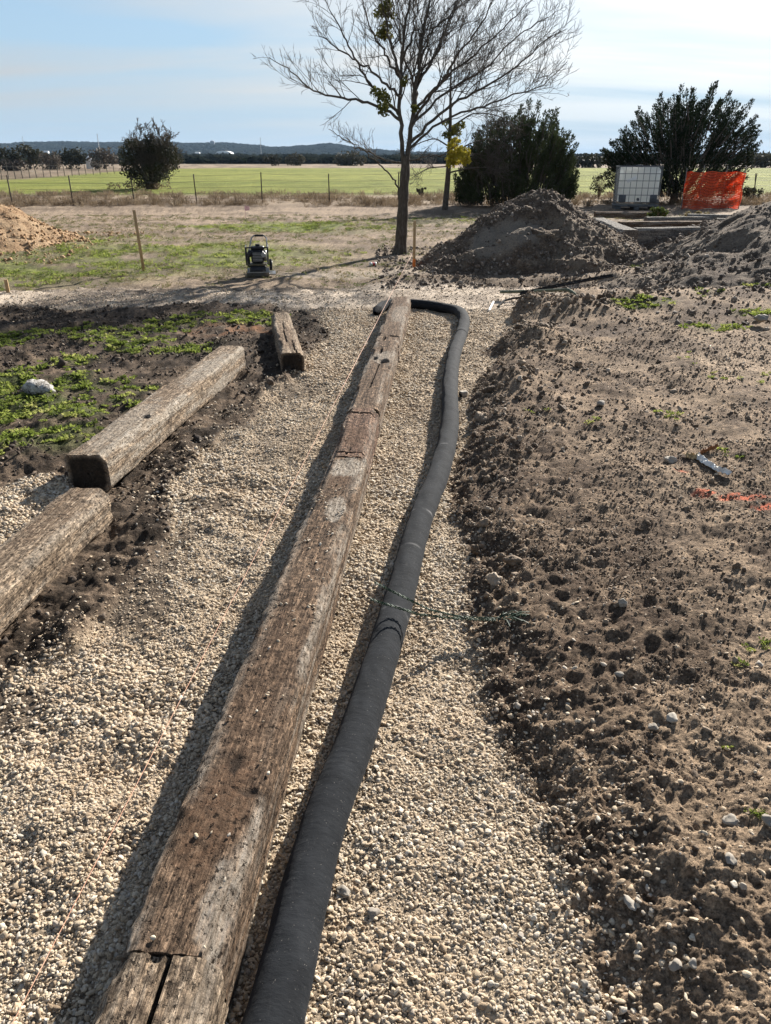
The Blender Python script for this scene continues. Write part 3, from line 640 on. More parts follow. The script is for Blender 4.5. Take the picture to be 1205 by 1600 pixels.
def make_tie(label, p0, p1, width, height, seed, mat, n=200, m=72, cuts=(), holes=(), cracks=(), mud=(), pale=(), edge_pale=.6, wear=.010, tar0=False, roll=0.0, group=None, taper=0.0):
    """p0, p1: middle of the top face at both ends; local +Y runs from p0 to p1, top at z=0"""
    p0, p1 = Vector(p0), Vector(p1); L = (p1-p0).length; hw, r = width/2, .012
    # perimeter of the section
    segs = [((-hw+r, 0), (hw-r, 0)), ((hw, -r), (hw, -height+r)), ((hw-r, -height), (-hw+r, -height)), ((-hw, -height+r), (-hw, -r))]
    lens = [width, height, width, height]; tot = sum(lens); prof = []
    for (a, b), l in zip(segs, lens):
        k = max(4, int(m*l/tot))
        for t in np.linspace(0, 1, k): prof.append((a[0]+(b[0]-a[0])*t, a[1]+(b[1]-a[1])*t))
    prof = np.array(prof); M = len(prof)
    yv = np.linspace(0, L, n); PX = np.repeat(prof[None, :, 0], n, 0); PZ = np.repeat(prof[None, :, 1], n, 0); PY = np.repeat(yv[:, None], M, 1)
    # normals of the section
    nx = np.where(np.abs(prof[:, 0]) > hw-1e-4, np.sign(prof[:, 0]), 0.0); nz = np.where(prof[:, 1] > -1e-4, 1.0, np.where(prof[:, 1] < -height+1e-4, -1.0, 0.0))
    u = np.arange(M)*tot/M
    U = np.repeat(u[None, :], n, 0)
    groove = (fbm(U*75+seed*3.1, PY*3.2, 4, seed)-.5)*.007 + (fbm(U*30+seed, PY*1.1, 3, seed+3)-.5)*.008 + (fbm(U*60, PY*50, 3, seed+5)-.5)*.005
    big = (fbm(PX*5+seed, PY*1.6, 3, seed+8)-.5)*.016
    dx = groove*nx[None, :]; dz = groove*nz[None, :] + big*(nz[None, :] > 0)
    X = PX + dx; Z = PZ + dz
    # worn, rounded corners
    for sx in (-1, 1):
        for top in (0, -height):
            w = np.exp(-((PX-sx*hw)**2 + (PZ-top)**2)/(.022**2))
            er = wear*.7*(.3+2.2*ss(fbm(PY*3.5+sx*7+top*9, PY*0+seed, 4, seed+11), .35, .75) + .8*(fbm(PY*22+sx, PY*0+seed, 3, seed+12)-.3))
            X -= sx*w*er; Z -= (1 if top == 0 else -1)*w*er*(1 if top == 0 else .6)
    topm = (nz[None, :] > 0)*np.ones_like(X)
    tar_recess = np.zeros_like(X)  # tarred end faces; cuts, holes and cracks are coloured dark as well
    for (y0, wd, dp, sk) in cuts:
        yy = PY - y0 - sk*PX - .006*(fbm(PX*40, PX*0+seed, 3, seed+15)-.5)
        c = np.exp(-(yy/wd)**4)*ss(fbm(PX*25+y0, PX*0, 2, seed+16), .15, .4); Z -= topm*dp*c; tar_recess = np.maximum(tar_recess, topm*c)
    for (x0, y0, rx, ry, dp) in holes:
        c = np.exp(-(((PX-x0)/rx)**2 + ((PY-y0)/ry)**2)**2)*(.5+.8*fbm(PX*60, PY*40, 2, seed+18)); Z -= topm*dp*c; tar_recess = np.maximum(tar_recess, topm*np.clip(c, 0, 1)*.8)
    for (xa, ya, xb, yb, wd, dp) in cracks:
        t = np.clip((PY-ya)/(yb-ya), 0, 1); xc = xa+(xb-xa)*t + .010*(fbm(PY*14, PY*0+seed, 3, seed+20)-.5)
        inside = ss(PY, ya-.02, ya+.03)*(1-ss(PY, yb-.03, yb+.02)); c = np.exp(-((PX-xc)/wd)**2)*inside; Z -= topm*dp*c; tar_recess = np.maximum(tar_recess, topm*c*.9)
    # attributes
    mud_a = np.zeros_like(X); pale_a = np.zeros_like(X)
    for (x0, y0, rx, ry, am) in mud: mud_a = np.maximum(mud_a, am*ss(np.exp(-(((PX-x0)/rx)**2+((PY-y0)/ry)**2))+.5*(fbm(PX*22, PY*14, 4, seed+30)-.5), .3, .6)*topm)
    for (x0, y0, rx, ry, am) in pale: pale_a = np.maximum(pale_a, am*ss(np.exp(-(((PX-x0)/rx)**2+((PY-y0)/ry)**2))+.6*(fbm(PX*28, PY*18, 4, seed+31)-.5), .32, .62)*topm)
    ed = np.exp(-((np.abs(PX)-hw)**2+PZ**2)/(.03**2))*ss(fbm(PX*20+seed, PY*4, 4, seed+33), .38, .62)*edge_pale
    sidep = (np.abs(nx[None, :]) > 0)*ss(fbm(PZ*40+seed, PY*2.2, 4, seed+34), .48, .7)*edge_pale*.8
    pale_a = np.clip(np.maximum(pale_a, np.maximum(ed, sidep)), 0, 1)
    V = np.stack([X, PY, Z], -1).reshape(-1, 3)
    Iq = np.arange(n*M).reshape(n, M); J = np.roll(Iq, -1, 1)
    F = [np.stack([Iq[:-1], Iq[1:], J[1:], J[:-1]], -1).reshape(-1, 4)]
    mud_a, pale_a, tar_recess = [a.ravel() for a in (mud_a, pale_a, tar_recess)]
    # end faces: rings that shrink to the middle, slightly uneven
    for end in (0, n-1):
        ring = Iq[end]; prev = ring; c0 = V[ring].mean(0)
        for q in (.75, .5, .25, .04):
            s_ = c0 + (V[ring]-c0)*q; s_[:, 1] += (fbm(s_[:, 0]*40+end, s_[:, 2]*40, 3, seed+40)-.5)*.007
            ids = len(V) + np.arange(M); V = np.concatenate([V, s_]); nn = np.roll(ids, -1); pp = np.roll(prev, -1)
            F.append(np.stack([prev, pp, nn, ids] if end == 0 else [prev, ids, nn, pp], -1)); prev = ids
            mud_a = np.concatenate([mud_a, np.zeros(M)]); pale_a = np.concatenate([pale_a, np.zeros(M)])
            tar_recess = np.concatenate([tar_recess, np.full(M, .9 if (tar0 and end == 0) else .15)])
    me = mesh_np('railway_timber', V, np.concatenate(F), True)
    me.set_sharp_from_angle(angle=R(50))
    fattr(me, 'mud', mud_a); fattr(me, 'pale', pale_a); fattr(me, 'tar_recess', tar_recess)
    o = obj('railway_timber', me, mat)
    yax = (p1-p0).normalized(); xax = yax.cross(Vector((0, 0, 1))).normalized(); zax = xax.cross(yax)
    if roll: q = Matrix.Rotation(roll, 3, yax); xax = q @ xax; zax = q @ zax
    o.matrix_world = Matrix(((xax.x, yax.x, zax.x, p0.x), (xax.y, yax.y, zax.y, p0.y), (xax.z, yax.z, zax.z, p0.z), (0, 0, 0, 1)))
    return tag(o, label, 'timber', group)

ZT = .172
def mid(a, b, z=ZT): return at((a[0]+b[0])/2, (a[1]+b[1])/2, z)
JA = at(262, 1491, ZT); JB = at(543.5, 713, ZT); JC = at(567.5, 638, ZT); JE = at(604, 533, ZT); JF = at(627.5, 463, ZT)
row = 'timbers laid end to end as edging'
dirA = (JA - at(226, 1600, ZT)).normalized()
make_tie('split grey timber at the bottom edge of the picture, nearest in the row', JA-dirA*1.9, JA-dirA*.002, .197, .20, 11, M_TIE_GREY, 190, 92,
         cracks=((-.012, .9, .008, 1.9, .004, .045), (.05, 1.0, .045, 1.6, .003, .015)), holes=((-.02, 1.893, .012, .008, .015),), edge_pale=.5, group=row)
make_tie('long brown timber with a rusty soil stain, longest of the row beside the pipe', JA+(JB-JA).normalized()*.002, JB-(JB-JA).normalized()*.004, .193, .20, 12, M_TIE_BROWN, 420, 110,
         mud=((-.005, .36, .075, .22, .9), (0, .8, .10, .5, .3), (0, 2.32, .06, .12, .6)), pale=((.06, .12, .03, .12, .55), (.02, 2.47, .09, .14, .8), (.035, 1.98, .045, .14, .8)),
         holes=((-.005, .49, .022, .035, .007), (.06, .40, .035, .012, .006)), edge_pale=.75, wear=.012, group=row)
make_tie('short reddish timber between two dark cross gaps in the edging row', JB+(JC-JB).normalized()*.006, JC-(JC-JB).normalized()*.006, .186, .19, 13, M_TIE_RED, 130, 84,
         mud=((.0, .3, .06, .16, .7),), cuts=((.06, .006, .02, 0), (.70, .008, .03, 0)), cracks=((-.01, .02, 0, .18, .004, .02),), edge_pale=.5, group=row)
make_tie('brown timber with a rotten hole near its far end, third joint of the row', JC+(JE-JC).normalized()*.006, JE-(JE-JC).normalized()*.005, .19, .19, 14, M_TIE_BROWN, 210, 84,
         holes=((.03, 1.17, .03, .05, .07), (-.045, 1.25, .02, .05, .03), (-.02, 1.5, .012, .09, .03)), cracks=((-.01, .45, .0, 1.1, .005, .03),), pale=((0, 1.3, .09, .2, .6),), edge_pale=.8, group=row)
make_tie('brown timber at the far end of the row where the pipe bends', JE+(JF-JE).normalized()*.006, JF, .20, .19, 15, M_TIE_BROWN, 200, 84,
         holes=((-.03, .12, .015, .08, .03), (.05, .2, .05, .018, .02)), mud=((0, 1.9, .09, .3, .4),), pale=((.03, 1.2, .08, .5, .45),), edge_pale=.7, group=row)

# loose timbers on the left
zt = .20
a0 = at(133, 712, zt); a1 = at(360, 541, zt); d = (a1-a0).normalized()
make_tie('pale weathered timber lying askew with a black tarred end', a0, a1, .215, .19, 21, M_TIE_GREY, 300, 96,
         mud=((0, 1.1, .12, .6, .25),), pale=((0, .5, .1, .5, .55), (.04, 1.7, .09, .5, .7), (.08, .25, .04, .3, .8)), edge_pale=1.0, wear=.008, tar0=True, holes=((.05, .62, .02, .03, .03),))
b1 = at(134, 761, .185); b0 = at(-95, 962, .185); 
make_tie('grey brown timber cut off by the left edge, below the black tarred end', b0, b1, .20, .185, 22, M_TIE_GREY, 260, 96, mud=((0, 1.2, .12, .8, .4),), edge_pale=.5, wear=.012)
c0 = at(456.5, 551, .17); c1 = at(438, 488, .17)
make_tie('short dark timber offcut standing alone on the dark soil', c0, c1, .178, .18, 23, M_TIE_GREY, 160, 80, tar0=True, cracks=((.03, .0, .02, .5, .004, .02), (-.02, .4, -.01, 1.2, .004, .015)), mud=((0, .6, .1, .5, .5),), edge_pale=.4)

# weathered timbers stacked behind the soil mounds
def far_tie(label, a, b, z, w=.22, h=.2, seed=50, mat=None):
    make_tie(label, at(a[0], a[1], z), at(b[0], b[1], z), w, h, seed, mat or M_TIE_OLD, 60, 44, edge_pale=.9, wear=.02)
far_tie('grey timber facing the camera, nearest of the stacked old timbers', (992, 356), (1130, 354), .34, .26, .30, 51)
far_tie('old timber end angled towards the camera left of the stacked timbers', (985, 359), (935, 340), .36, .30, .30, 52)
far_tie('brown old timber behind the nearest of the stacked timbers', (968, 346), (1140, 345), .34, .24, .24, 53, M_TIE_BROWN)
far_tie('dark old timber lying left, just in front of the white tank', (930, 331), (1040, 331), .16, .25, .22, 54, M_TIE_BROWN)
far_tie('pale grey timber lying in front of the orange mesh fence', (1075, 334), (1190, 337), .30, .28, .28, 55)
far_tie('grey timber running out at the right edge below the orange mesh', (1120, 341), (1275, 347), .28, .26, .26, 56)
far_tie('narrow grey old timber in the middle of the stacked timbers', (1010, 339), (1125, 338), .26, .22, .22, 57)
far_tie('old timber poking out above the broken grey soil heap', (1165, 352), (1300, 349), .36, .26, .26, 58)

# ================================================================== drain pipe in a fabric sock
def drain_pipe():
    k = NT('black_sock_fabric', .9, .1); p = k.coord('Object')
    w1 = k.noise(k.map(p, (300, 300, 300)), 1.6, 3, .6); n = k.noise(p, 14, 6, .65)
    dust = k.noise(k.map(p, (26, 9, 26)), 1.5, 7, .72)
    c = k.ramp(n, [(.3, (.012, .0132, .015)), (.7, (.023, .025, .028))])
    c = k.mix(k.mr(dust, .60, .80, 0, .10), c, (.26, .25, .24)); c = k.mix(k.attr('scuff'), c, (.30, .29, .28))
    grit = k.noise(p, 260, 2, .5); c = k.mix(k.mr(grit, .70, .76, 0, .5), c, (.34, .31, .27))
    b = k.bump(w1, .3, .002); b = k.bump(k.noise(k.map(p, (22, 70, 22)), 1.0, 6, .7, .6), .18, .006, b); b = k.bump(k.noise(k.map(p, (30, 60, 30)), 1.2, 5, .6), .35, .006, b); m = k.done(c, b)
    k.b.inputs['Sheen Weight'].default_value = .02; k.b.inputs['Sheen Roughness'].default_value = .4
    zc = .062; ctl = [(372, 1740), (426, 1600), (476, 1400), (515, 1262), (559, 1146), (621, 944), (656, 815), (686, 739), (702, 672), (703, 626), (704.5, 586), (711, 549), (722, 518), (725, 499), (716, 485), (694, 477), (664, 474.5), (630, 474.5), (602, 477), (586, 486)]
    C = [at(a, b, zc) for a, b in ctl]
    for q in C: q.z = max(.062, gz(q.x, q.y)+.052) if q.y < 7 else gz(q.x, q.y)+.052
    C[-1].z -= .02
    # Catmull-Rom
    pts = []
    for i in range(len(C)-1):
        p0, p1, p2, p3 = C[max(i-1, 0)], C[i], C[i+1], C[min(i+2, len(C)-1)]
        seg = max(8, int((p2-p1).length/.0105))
        for j in range(seg):
            t = j/seg
            pts.append(.5*((2*p1) + (p2-p0)*t + (2*p0-5*p1+4*p2-p3)*t*t + (3*p1-p0-3*p2+p3)*t**3))
    pts.append(C[-1]); P = np.array([list(q) for q in pts]); T = np.gradient(P, axis=0); T /= np.linalg.norm(T, axis=1)[:, None]
    s = np.concatenate([[0], np.cumsum(np.linalg.norm(np.diff(P, axis=0), axis=1))])
    up = np.array([0, 0, 1.0]); B = np.cross(T, up); B /= np.linalg.norm(B, axis=1)[:, None]; U = np.cross(B, T)
    m_ = 36; A = np.linspace(0, 2*math.pi, m_, endpoint=False)
    r = .0525 + .0004*np.sin(s[:, None]*2*math.pi/.022)*np.ones(m_)[None, :]
    Sg = np.repeat(s[:, None], m_, 1); Ag = np.repeat(A[None, :], len(s), 0)
    r = r + .006*(fbm(Sg*9, np.cos(Ag)*2+np.sin(Ag)*1.3, 3, 91)-.5) + .0010*(ridged(Sg*24+np.sin(Ag)*1.2, np.cos(Ag)*3, 2, 93)-.5) + .004*(fbm(Sg*3, np.sin(Ag)*2, 2, 92)-.5)
    # sagging oval where it lies on the stones, cinched end
    r[-14:] *= np.linspace(1, .35, 14)[:, None]
    V = P[:, None, :] + (B[:, None, :]*np.cos(A)[None, :, None]*1.03 + U[:, None, :]*np.sin(A)[None, :, None]*.97)*r[:, :, None]
    n = len(s); Iq = np.arange(n*m_).reshape(n, m_); J = np.roll(Iq, -1, 1)
    F = np.stack([Iq[:-1], J[:-1], J[1:], Iq[1:]], -1).reshape(-1, 4)
    me = mesh_np('sock', V.reshape(-1, 3), F, True)
    sc = np.zeros((n, m_))
    for (s0, wd, am) in ((1.52, .004, .5), (2.35, .003, .6), (3.2, .003, .35), (2.0, .003, .3), (4.3, .004, .3)):
        sc = np.maximum(sc, am*np.exp(-((Sg-s0-.01*np.sin(Ag))/wd)**2)*ss(fbm(Ag*2+s0, Sg*3, 2, 95), .4, .6)*(np.sin(Ag) > .1))
    fattr(me, 'scuff', sc.ravel())
    root = empty('drain_pipe', (C[1].x, C[1].y, 0)); tag(root, 'long black fabric sleeved drain pipe curving beside the timber row', 'pipe')
    o = obj('sock', me, m, root); o.matrix_parent_inverse = Matrix.Translation(-Vector(root.location))
    # the sleeve's tied end and a join cuff
    def piece(nm, mb):
        q = mb.build(nm, m, root); q.matrix_parent_inverse = Matrix.Translation(-Vector(root.location)); fattr(q.data, 'scuff', np.zeros(len(q.data.vertices)))
    i = n-16; piece('end_tie', MB().tube([Vector(P[i-2]), Vector(P[i]), Vector(P[i+2])], [.048, .051, .048], 24))
    j = int(np.argmin(np.abs(P[:, 1]-7.0)+(P[:, 0] < .3)*9)); piece('cuff', MB().tube([Vector(P[q]) for q in (j-5, j-4, j, j+4, j+5)], [.052, .0565, .057, .0565, .052], 32, False))
drain_pipe()

# ================================================================== soil mounds
def mat_mound(name, c1, c2, c3):
    k = NT(name, .95, .1); p = k.coord('Object'); n = k.noise(p, 5, 7, .65); n2 = k.noise(p, 40, 5, .65); n3 = k.noise(p, 1.4, 4, .55)
    c = k.ramp(n, [(.32, c1), (.52, c2), (.7, c3)]); c = k.mix(k.mr(n3, .48, .6, 0, .8), c, c3)
    c = k.mix(1.0, c, k.ramp(n2, [(.3, (.6, .6, .6)), (.7, (1.35, 1.33, 1.3))]), 'MULTIPLY')
    c = k.mix(k.mul(k.attr('clay'), .85), c, k.ramp(n2, [(.3, (.22, .18, .14)), (.7, (.37, .31, .24))]))
    b = k.bump(n2, 1.0, .03); b = k.bump(n, .6, .06, b); return k.done(c, b)
M_MOUND = mat_mound('mound_soil', (.085, .062, .045), (.15, .112, .082), (.27, .21, .15))
M_MOUNDG = mat_mound('grey_mound_soil', (.09, .068, .052), (.155, .12, .091), (.25, .2, .152))
M_SAND = mat_mound('mound_sand', (.25, .155, .09), (.36, .24, .14), (.45, .32, .20))
def mound(name, label, cx, cy, lobes, size, seed, mat, clodmats, nclod, clod_s, rough=.08, res=150, clay=None):
    """heap: sum of cone-like lobes (x, y, rx, ry, h) above the ground"""
    sx, sy = size; gx = np.linspace(-sx, sx, res); gy = np.linspace(-sy, sy, res); X, Y = np.meshgrid(gx, gy)
    def hgt(X, Y):
        H = np.zeros_like(X)
        for (lx, ly, rx, ry, h) in lobes:
            w = .25*(fbm((X+cx)*1.6, (Y+cy)*1.6, 3, seed)-.5)
            q = np.sqrt(((X-lx)/rx)**2 + ((Y-ly)/ry)**2) + w
            H = np.maximum(H, h*np.clip(1.08-np.sqrt(q*q+.012), -.3, 1))
        H = H + (H > -.02)*((fbm(X*2.3+seed, Y*2.3, 4, seed+1)-.5)*rough*2 + (ridged(X*6+seed, Y*6, 3, seed+2)-.5)*rough*.9 + (fbm(X*17, Y*17, 3, seed+3)-.5)*rough*.5)*ss(H, -.02, .12)
        return H
    H = hgt(X, Y); edge = np.maximum(np.abs(X)/sx, np.abs(Y)/sy); H = np.where(edge > .97, -.35, H-.05)
    gzv = ground_eval((X+cx).ravel(), (Y+cy).ravel())[0].reshape(X.shape)
    Z = H + np.minimum(gzv, .25)
    keep = H > -.06
    V = np.stack([X, Y, Z], -1).reshape(-1, 3); Iq = np.arange(res*res).reshape(res, res)
    F = np.stack([Iq[:-1, :-1], Iq[:-1, 1:], Iq[1:, 1:], Iq[1:, :-1]], -1).reshape(-1, 4)
    kf = keep.ravel()[F].any(1); F = F[kf]; u, inv = np.unique(F, return_inverse=True)
    root = empty(name, (cx, cy, 0)); tag(root, label, 'soil heap')
    def clay_m(x, y):
        if clay is None: return np.zeros_like(x)
        q = np.exp(-((x-clay[0])/clay[2])**2-((y-clay[1])/clay[3])**2)+.5*(fbm(x*3, y*3, 3, seed+9)-.5); return ss(q, .35, .6)
    me = mesh_np('heap', V[u], inv.reshape(-1, 4), True); fattr(me, 'clay', clay_m(V[u][:, 0], V[u][:, 1])); obj('heap', me, mat, root)
    n = nclod*4; x = RNG.uniform(-sx, sx, n); y = RNG.uniform(-sy, sy, n); h = hgt(x, y)-.05
    skirt = (h > -.07) & (h < .0); k = (h > .0) | (skirt & (RNG.random(n) < .25)); k &= RNG.random(n) > clay_m(x, y)*.9; k &= RNG.random(n) < (.35+.65*ss(fbm(x*2+seed, y*2, 3, seed+7), .35, .6))
    x, y, h = x[k][:nclod], y[k][:nclod], h[k][:nclod]
    g2 = ground_eval(x+cx, y+cy)[0]; s = clod_s*np.exp(RNG.normal(0, .6, len(x))); s = np.minimum(s, clod_s*3.2)
    # stones roll to the foot: bigger low down
    s *= 1 + .45*(1-ss(h, 0, .4))
    P = np.stack([x, y, np.maximum(h+np.minimum(g2, .25), g2-.0)+s*.15], 1)
    sc_ = scatter('loose_clods', [proto('clod', rock_mesh('clod', seed*10+q, 2, .8, .7, (1, .85, .7), True, .3), clodmats) for q in range(6)], P,
            RNG.uniform(0, 6.28, (len(s), 3)), s[:, None]*RNG.uniform(.75, 1.3, (len(s), 3)), None, None, root)
    return root, hgt
def mound_top(hgt, cx, cy, x, y): return float(hgt(np.array([x-cx]), np.array([y-cy]))[0])-.05
pc = at(825, 412)
r1, h1 = mound('soil_mound', 'tall dark soil mound with pale clay patch right of the bare tree', pc.x, pc.y, [(.12, .1, 1.75, 2.0, 1.14), (-.62, -.35, 1.15, 1.5, .66), (.75, -.1, 1.1, 1.6, .62)], (2.4, 2.6), 31, M_MOUND, M_CLODGREY, 9000, .0088, .075, 230, (-.50, -1.0, .6, .55))
r2, h2 = mound('soil_mound', 'long grey soil mound rising out at the right edge', 5.9, 9.9, [(.6, .6, 3.0, 3.0, 1.30), (.1, -.6, 2.8, 2.2, .85), (-1.6, -.7, 1.8, 1.5, .36)], (4.2, 3.2), 32, M_MOUNDG, M_CLODGREY, 8000, .0088, .055, 230)
r3, h3 = mound('soil_mound', 'small broken grey soil heap behind the long grey mound', at(1120, 385).x, at(1120, 385).y, [(.3, .2, 1.7, 1.3, .52), (-.7, 0, 1.0, .9, .30)], (2.2, 1.7), 33, M_MOUNDG, M_CLODGREY, 2200, .018, .06, 130)
r4, h4 = mound('sand_mound', 'orange sandy mound cut off by the left edge', -8.15, 15.6, [(-.1, 0, 2.15, 2.4, 1.15)], (2.8, 2.9), 34, M_SAND, M_SANDCLOD, 5000, .010, .03, 150)
b = on(852, 408); bl = rock_mesh('clay_lump', 77, 4, .6, .3, (.30, .25, .14), True, .15)
b = atY(852, 405, pc.y-1.05); o = obj('clay_lump', bl, M_MOUND, None, (b.x, b.y, max(.12, mound_top(h1, pc.x, pc.y, b.x, b.y)-.02))); tag(o, 'big brown clay lump stuck on the front of the tall mound', 'clay lump')

# ================================================================== loose rocks one can pick out
def rocks():
    rk = [('rock', 60, 617, .125, 'round speckled pale boulder among the green weeds', (1, .85, .62)),
          ('rock', 1047, 722, .045, 'pale rock left of the plastic scrap on the dirt', (1.2, .9, .7)),
          ('rock', 536, 1396, .021, 'brown stone touching the right side of the pipe', (1.1, .9, .7)),
          ('rock', 584, 1428, .017, 'dark grey stone on the gravel near the pipe', (1, .9, .7)),
          ('rock', 984, 1412, .018, 'flat angular grey stone at the gravel edge, bottom right', (1.3, .7, .5)),
          ('rock', 1142, 1284, .022, 'pale angular stone on the dirt near the lower right edge', (1.2, .8, .6)),
          ('rock', 1200, 1284, .022, 'pale stone half out of frame at the right edge', (1, .9, .7)),
          ('rock', 972, 945, .022, 'small upright pale stone on the dirt, middle right', (.9, .8, 1)),
          ('rock', 1050, 1125, .020, 'pale stone in a row of pebbles on the dirt', (1.1, .9, .7)),
          ('rock', 1140, 1345, .017, 'grey pebble beside a dark hollow, lower right', (1, .9, .8)),
          ('rock', 1055, 1510, .014, 'blue grey pebble low on the dirt, lower right', (1.2, .9, .8)),
          ('rock', 1082, 1508, .013, 'brown pebble beside the blue grey pebble', (1, .9, .9)),
          ('rock', 968, 1055, .016, 'tan flat stone level with the green twine end', (1.2, .9, .6)),
          ('rock', 1186, 1040, .016, 'blue grey stone by the small green weed at right', (1.1, .9, .8)),
          ('rock', 1020, 1138, .018, 'pale stone leaning into soil, centre of the dirt', (1.1, .8, .7)),
          ('rock', 938, 632, .035, 'grey stone on the dirt beyond the tyre marks', (1.2, .9, .6)),
          ('rock', 1188, 500, .07, 'grey stone beside the weeds at the right edge', (1.2, .9, .6)),
          ('rock', 913, 1538, .012, 'rounded cream pebble at the gravel edge near the bottom', (1, .9, .8))]
    for i, (nm, a, b, r, lb, sq) in enumerate(rk):
        p = on(a, b); me = rock_mesh('rock', 500+i, 3, .55, 1.5 if i else .6, tuple(r*.88*q for q in sq), not i, .12)
        o = obj(nm, me, M_ROCK if i else M_SPECK, None, (p.x, p.y, p.z+r*sq[2]*(.35 if i else .45)), (0, 0, i*1.3)); tag(o, lb, 'stone')
k = NT('speckled_rock', .9, .2); p_ = k.coord('Object'); v_ = k.noise(p_, 30, 5, .7)
M_SPECK = k.done(k.ramp(v_, [(.38, (.06, .055, .045)), (.47, (.30, .28, .25)), (.62, (.55, .53, .49))]), k.bump(v_, .9, .02))
rocks()

# ================================================================== trees
class Tubes:
    def __init__(s): s.V = []; s.F = []; s.n = 0
    def add(s, P, rad, m):
        P = np.asarray(P, float); k = len(P); T = np.gradient(P, axis=0); T /= np.linalg.norm(T, axis=1)[:, None]+1e-9
        ref = np.array([.31, .77, .55]); A = np.cross(T, ref); A /= np.linalg.norm(A, axis=1)[:, None]+1e-9; B = np.cross(T, A)
        an = np.arange(m)*2*math.pi/m
        V = P[:, None, :] + (A[:, None, :]*np.cos(an)[None, :, None] + B[:, None, :]*np.sin(an)[None, :, None])*np.asarray(rad)[:, None, None]
        I_ = np.arange(k*m).reshape(k, m)+s.n; J_ = np.roll(I_, -1, 1)
        s.V.append(V.reshape(-1, 3)); s.F.append(np.stack([I_[:-1], J_[:-1], J_[1:], I_[1:]], -1).reshape(-1, 4)); s.n += k*m
    def build(s, name, mat, parent): return obj(name, mesh_np(name, np.concatenate(s.V), np.concatenate(s.F), True), mat, parent)
def resample(P, n):
    P = np.asarray(P, float); d = np.concatenate([[0], np.cumsum(np.linalg.norm(np.diff(P, axis=0), axis=1))]); t = np.linspace(0, d[-1], n)
    Q = np.stack([np.interp(t, d, P[:, k]) for k in range(3)], 1)
    for _ in range(2): Q[1:-1] = .25*Q[:-2] + .5*Q[1:-1] + .25*Q[2:]
    return Q, d[-1]
def unit(v): return v/(np.linalg.norm(v)+1e-9)
def grow(tb, P, r0, r1, L, depth, rg, minr=.0032, dens=1.0, droop=0.0, sides=(8, 5, 4, 3), up=.25, ratio=.42):
    """child shoots along a limb P, then their children"""
    n = len(P)
    k = int((5 if depth == 1 else 5)*dens*(1+L*(2.2 if depth == 1 else 2.6)))
    for q in range(k):
        t = rg.uniform(.22 if depth == 1 else .12, .98); i = min(int(t*(n-1)), n-2); base = P[i]+(P[i+1]-P[i])*(t*(n-1)-i); d = unit(P[i+1]-P[i])
        side = unit(np.cross(d, rg.normal(size=3))); ang = rg.uniform(.45, .95)
        dd = unit(d*math.cos(ang)+side*math.sin(ang)+np.array([0, 0, up-droop]))
        l = L*ratio*(1.15-.75*t)*rg.uniform(.5, 1.35)
        if l < .05: continue
        m = max(4, int(l/.11)+3); pts = [base]; cur = dd; bend = rg.normal(0, .05, 3)
        for j in range(m-1):
            cur = unit(cur + rg.normal(0, .11, 3) + bend + np.array([0, 0, .05-droop*.12])); pts.append(pts[-1]+cur*l/(m-1))
        ra = max(minr, (r0+(r1-r0)*t)*.5); rr = np.linspace(ra, minr*.75, m)
        tb.add(pts, rr, sides[min(depth, len(sides)-1)])
        if depth < 3: grow(tb, np.array(pts), ra, minr*.75, l, depth+1, rg, minr, dens, droop, sides, up, ratio)
def leafcloud(name, centers, radii, n, lw, rg, mat, parent, elong=1.6, flat=.8):
    """many small leaf faces spread through several clumps"""
    C_ = np.asarray(centers); Rr = np.asarray(radii, float); w = Rr**2; pick = rg.choice(len(C_), n, p=w/w.sum())
    d = rg.normal(size=(n, 3)); d /= np.linalg.norm(d, axis=1)[:, None]; rad = Rr[pick]*rg.random(n)**.42
    P = C_[pick] + d*rad[:, None]*np.array([1, 1, flat])
    a = rg.normal(size=(n, 3)); a /= np.linalg.norm(a, axis=1)[:, None]; b_ = np.cross(a, rg.normal(size=(n, 3))); b_ /= np.linalg.norm(b_, axis=1)[:, None]
    s = lw*rg.uniform(.6, 1.4, n)[:, None]
    V = np.stack([P-a*s*elong, P+b_*s, P+a*s*elong, P-b_*s], 1).reshape(-1, 3)
    return tag(obj(name, mesh_np(name, V, np.arange(4*n).reshape(n, 4)), mat, parent), kind='stuff')

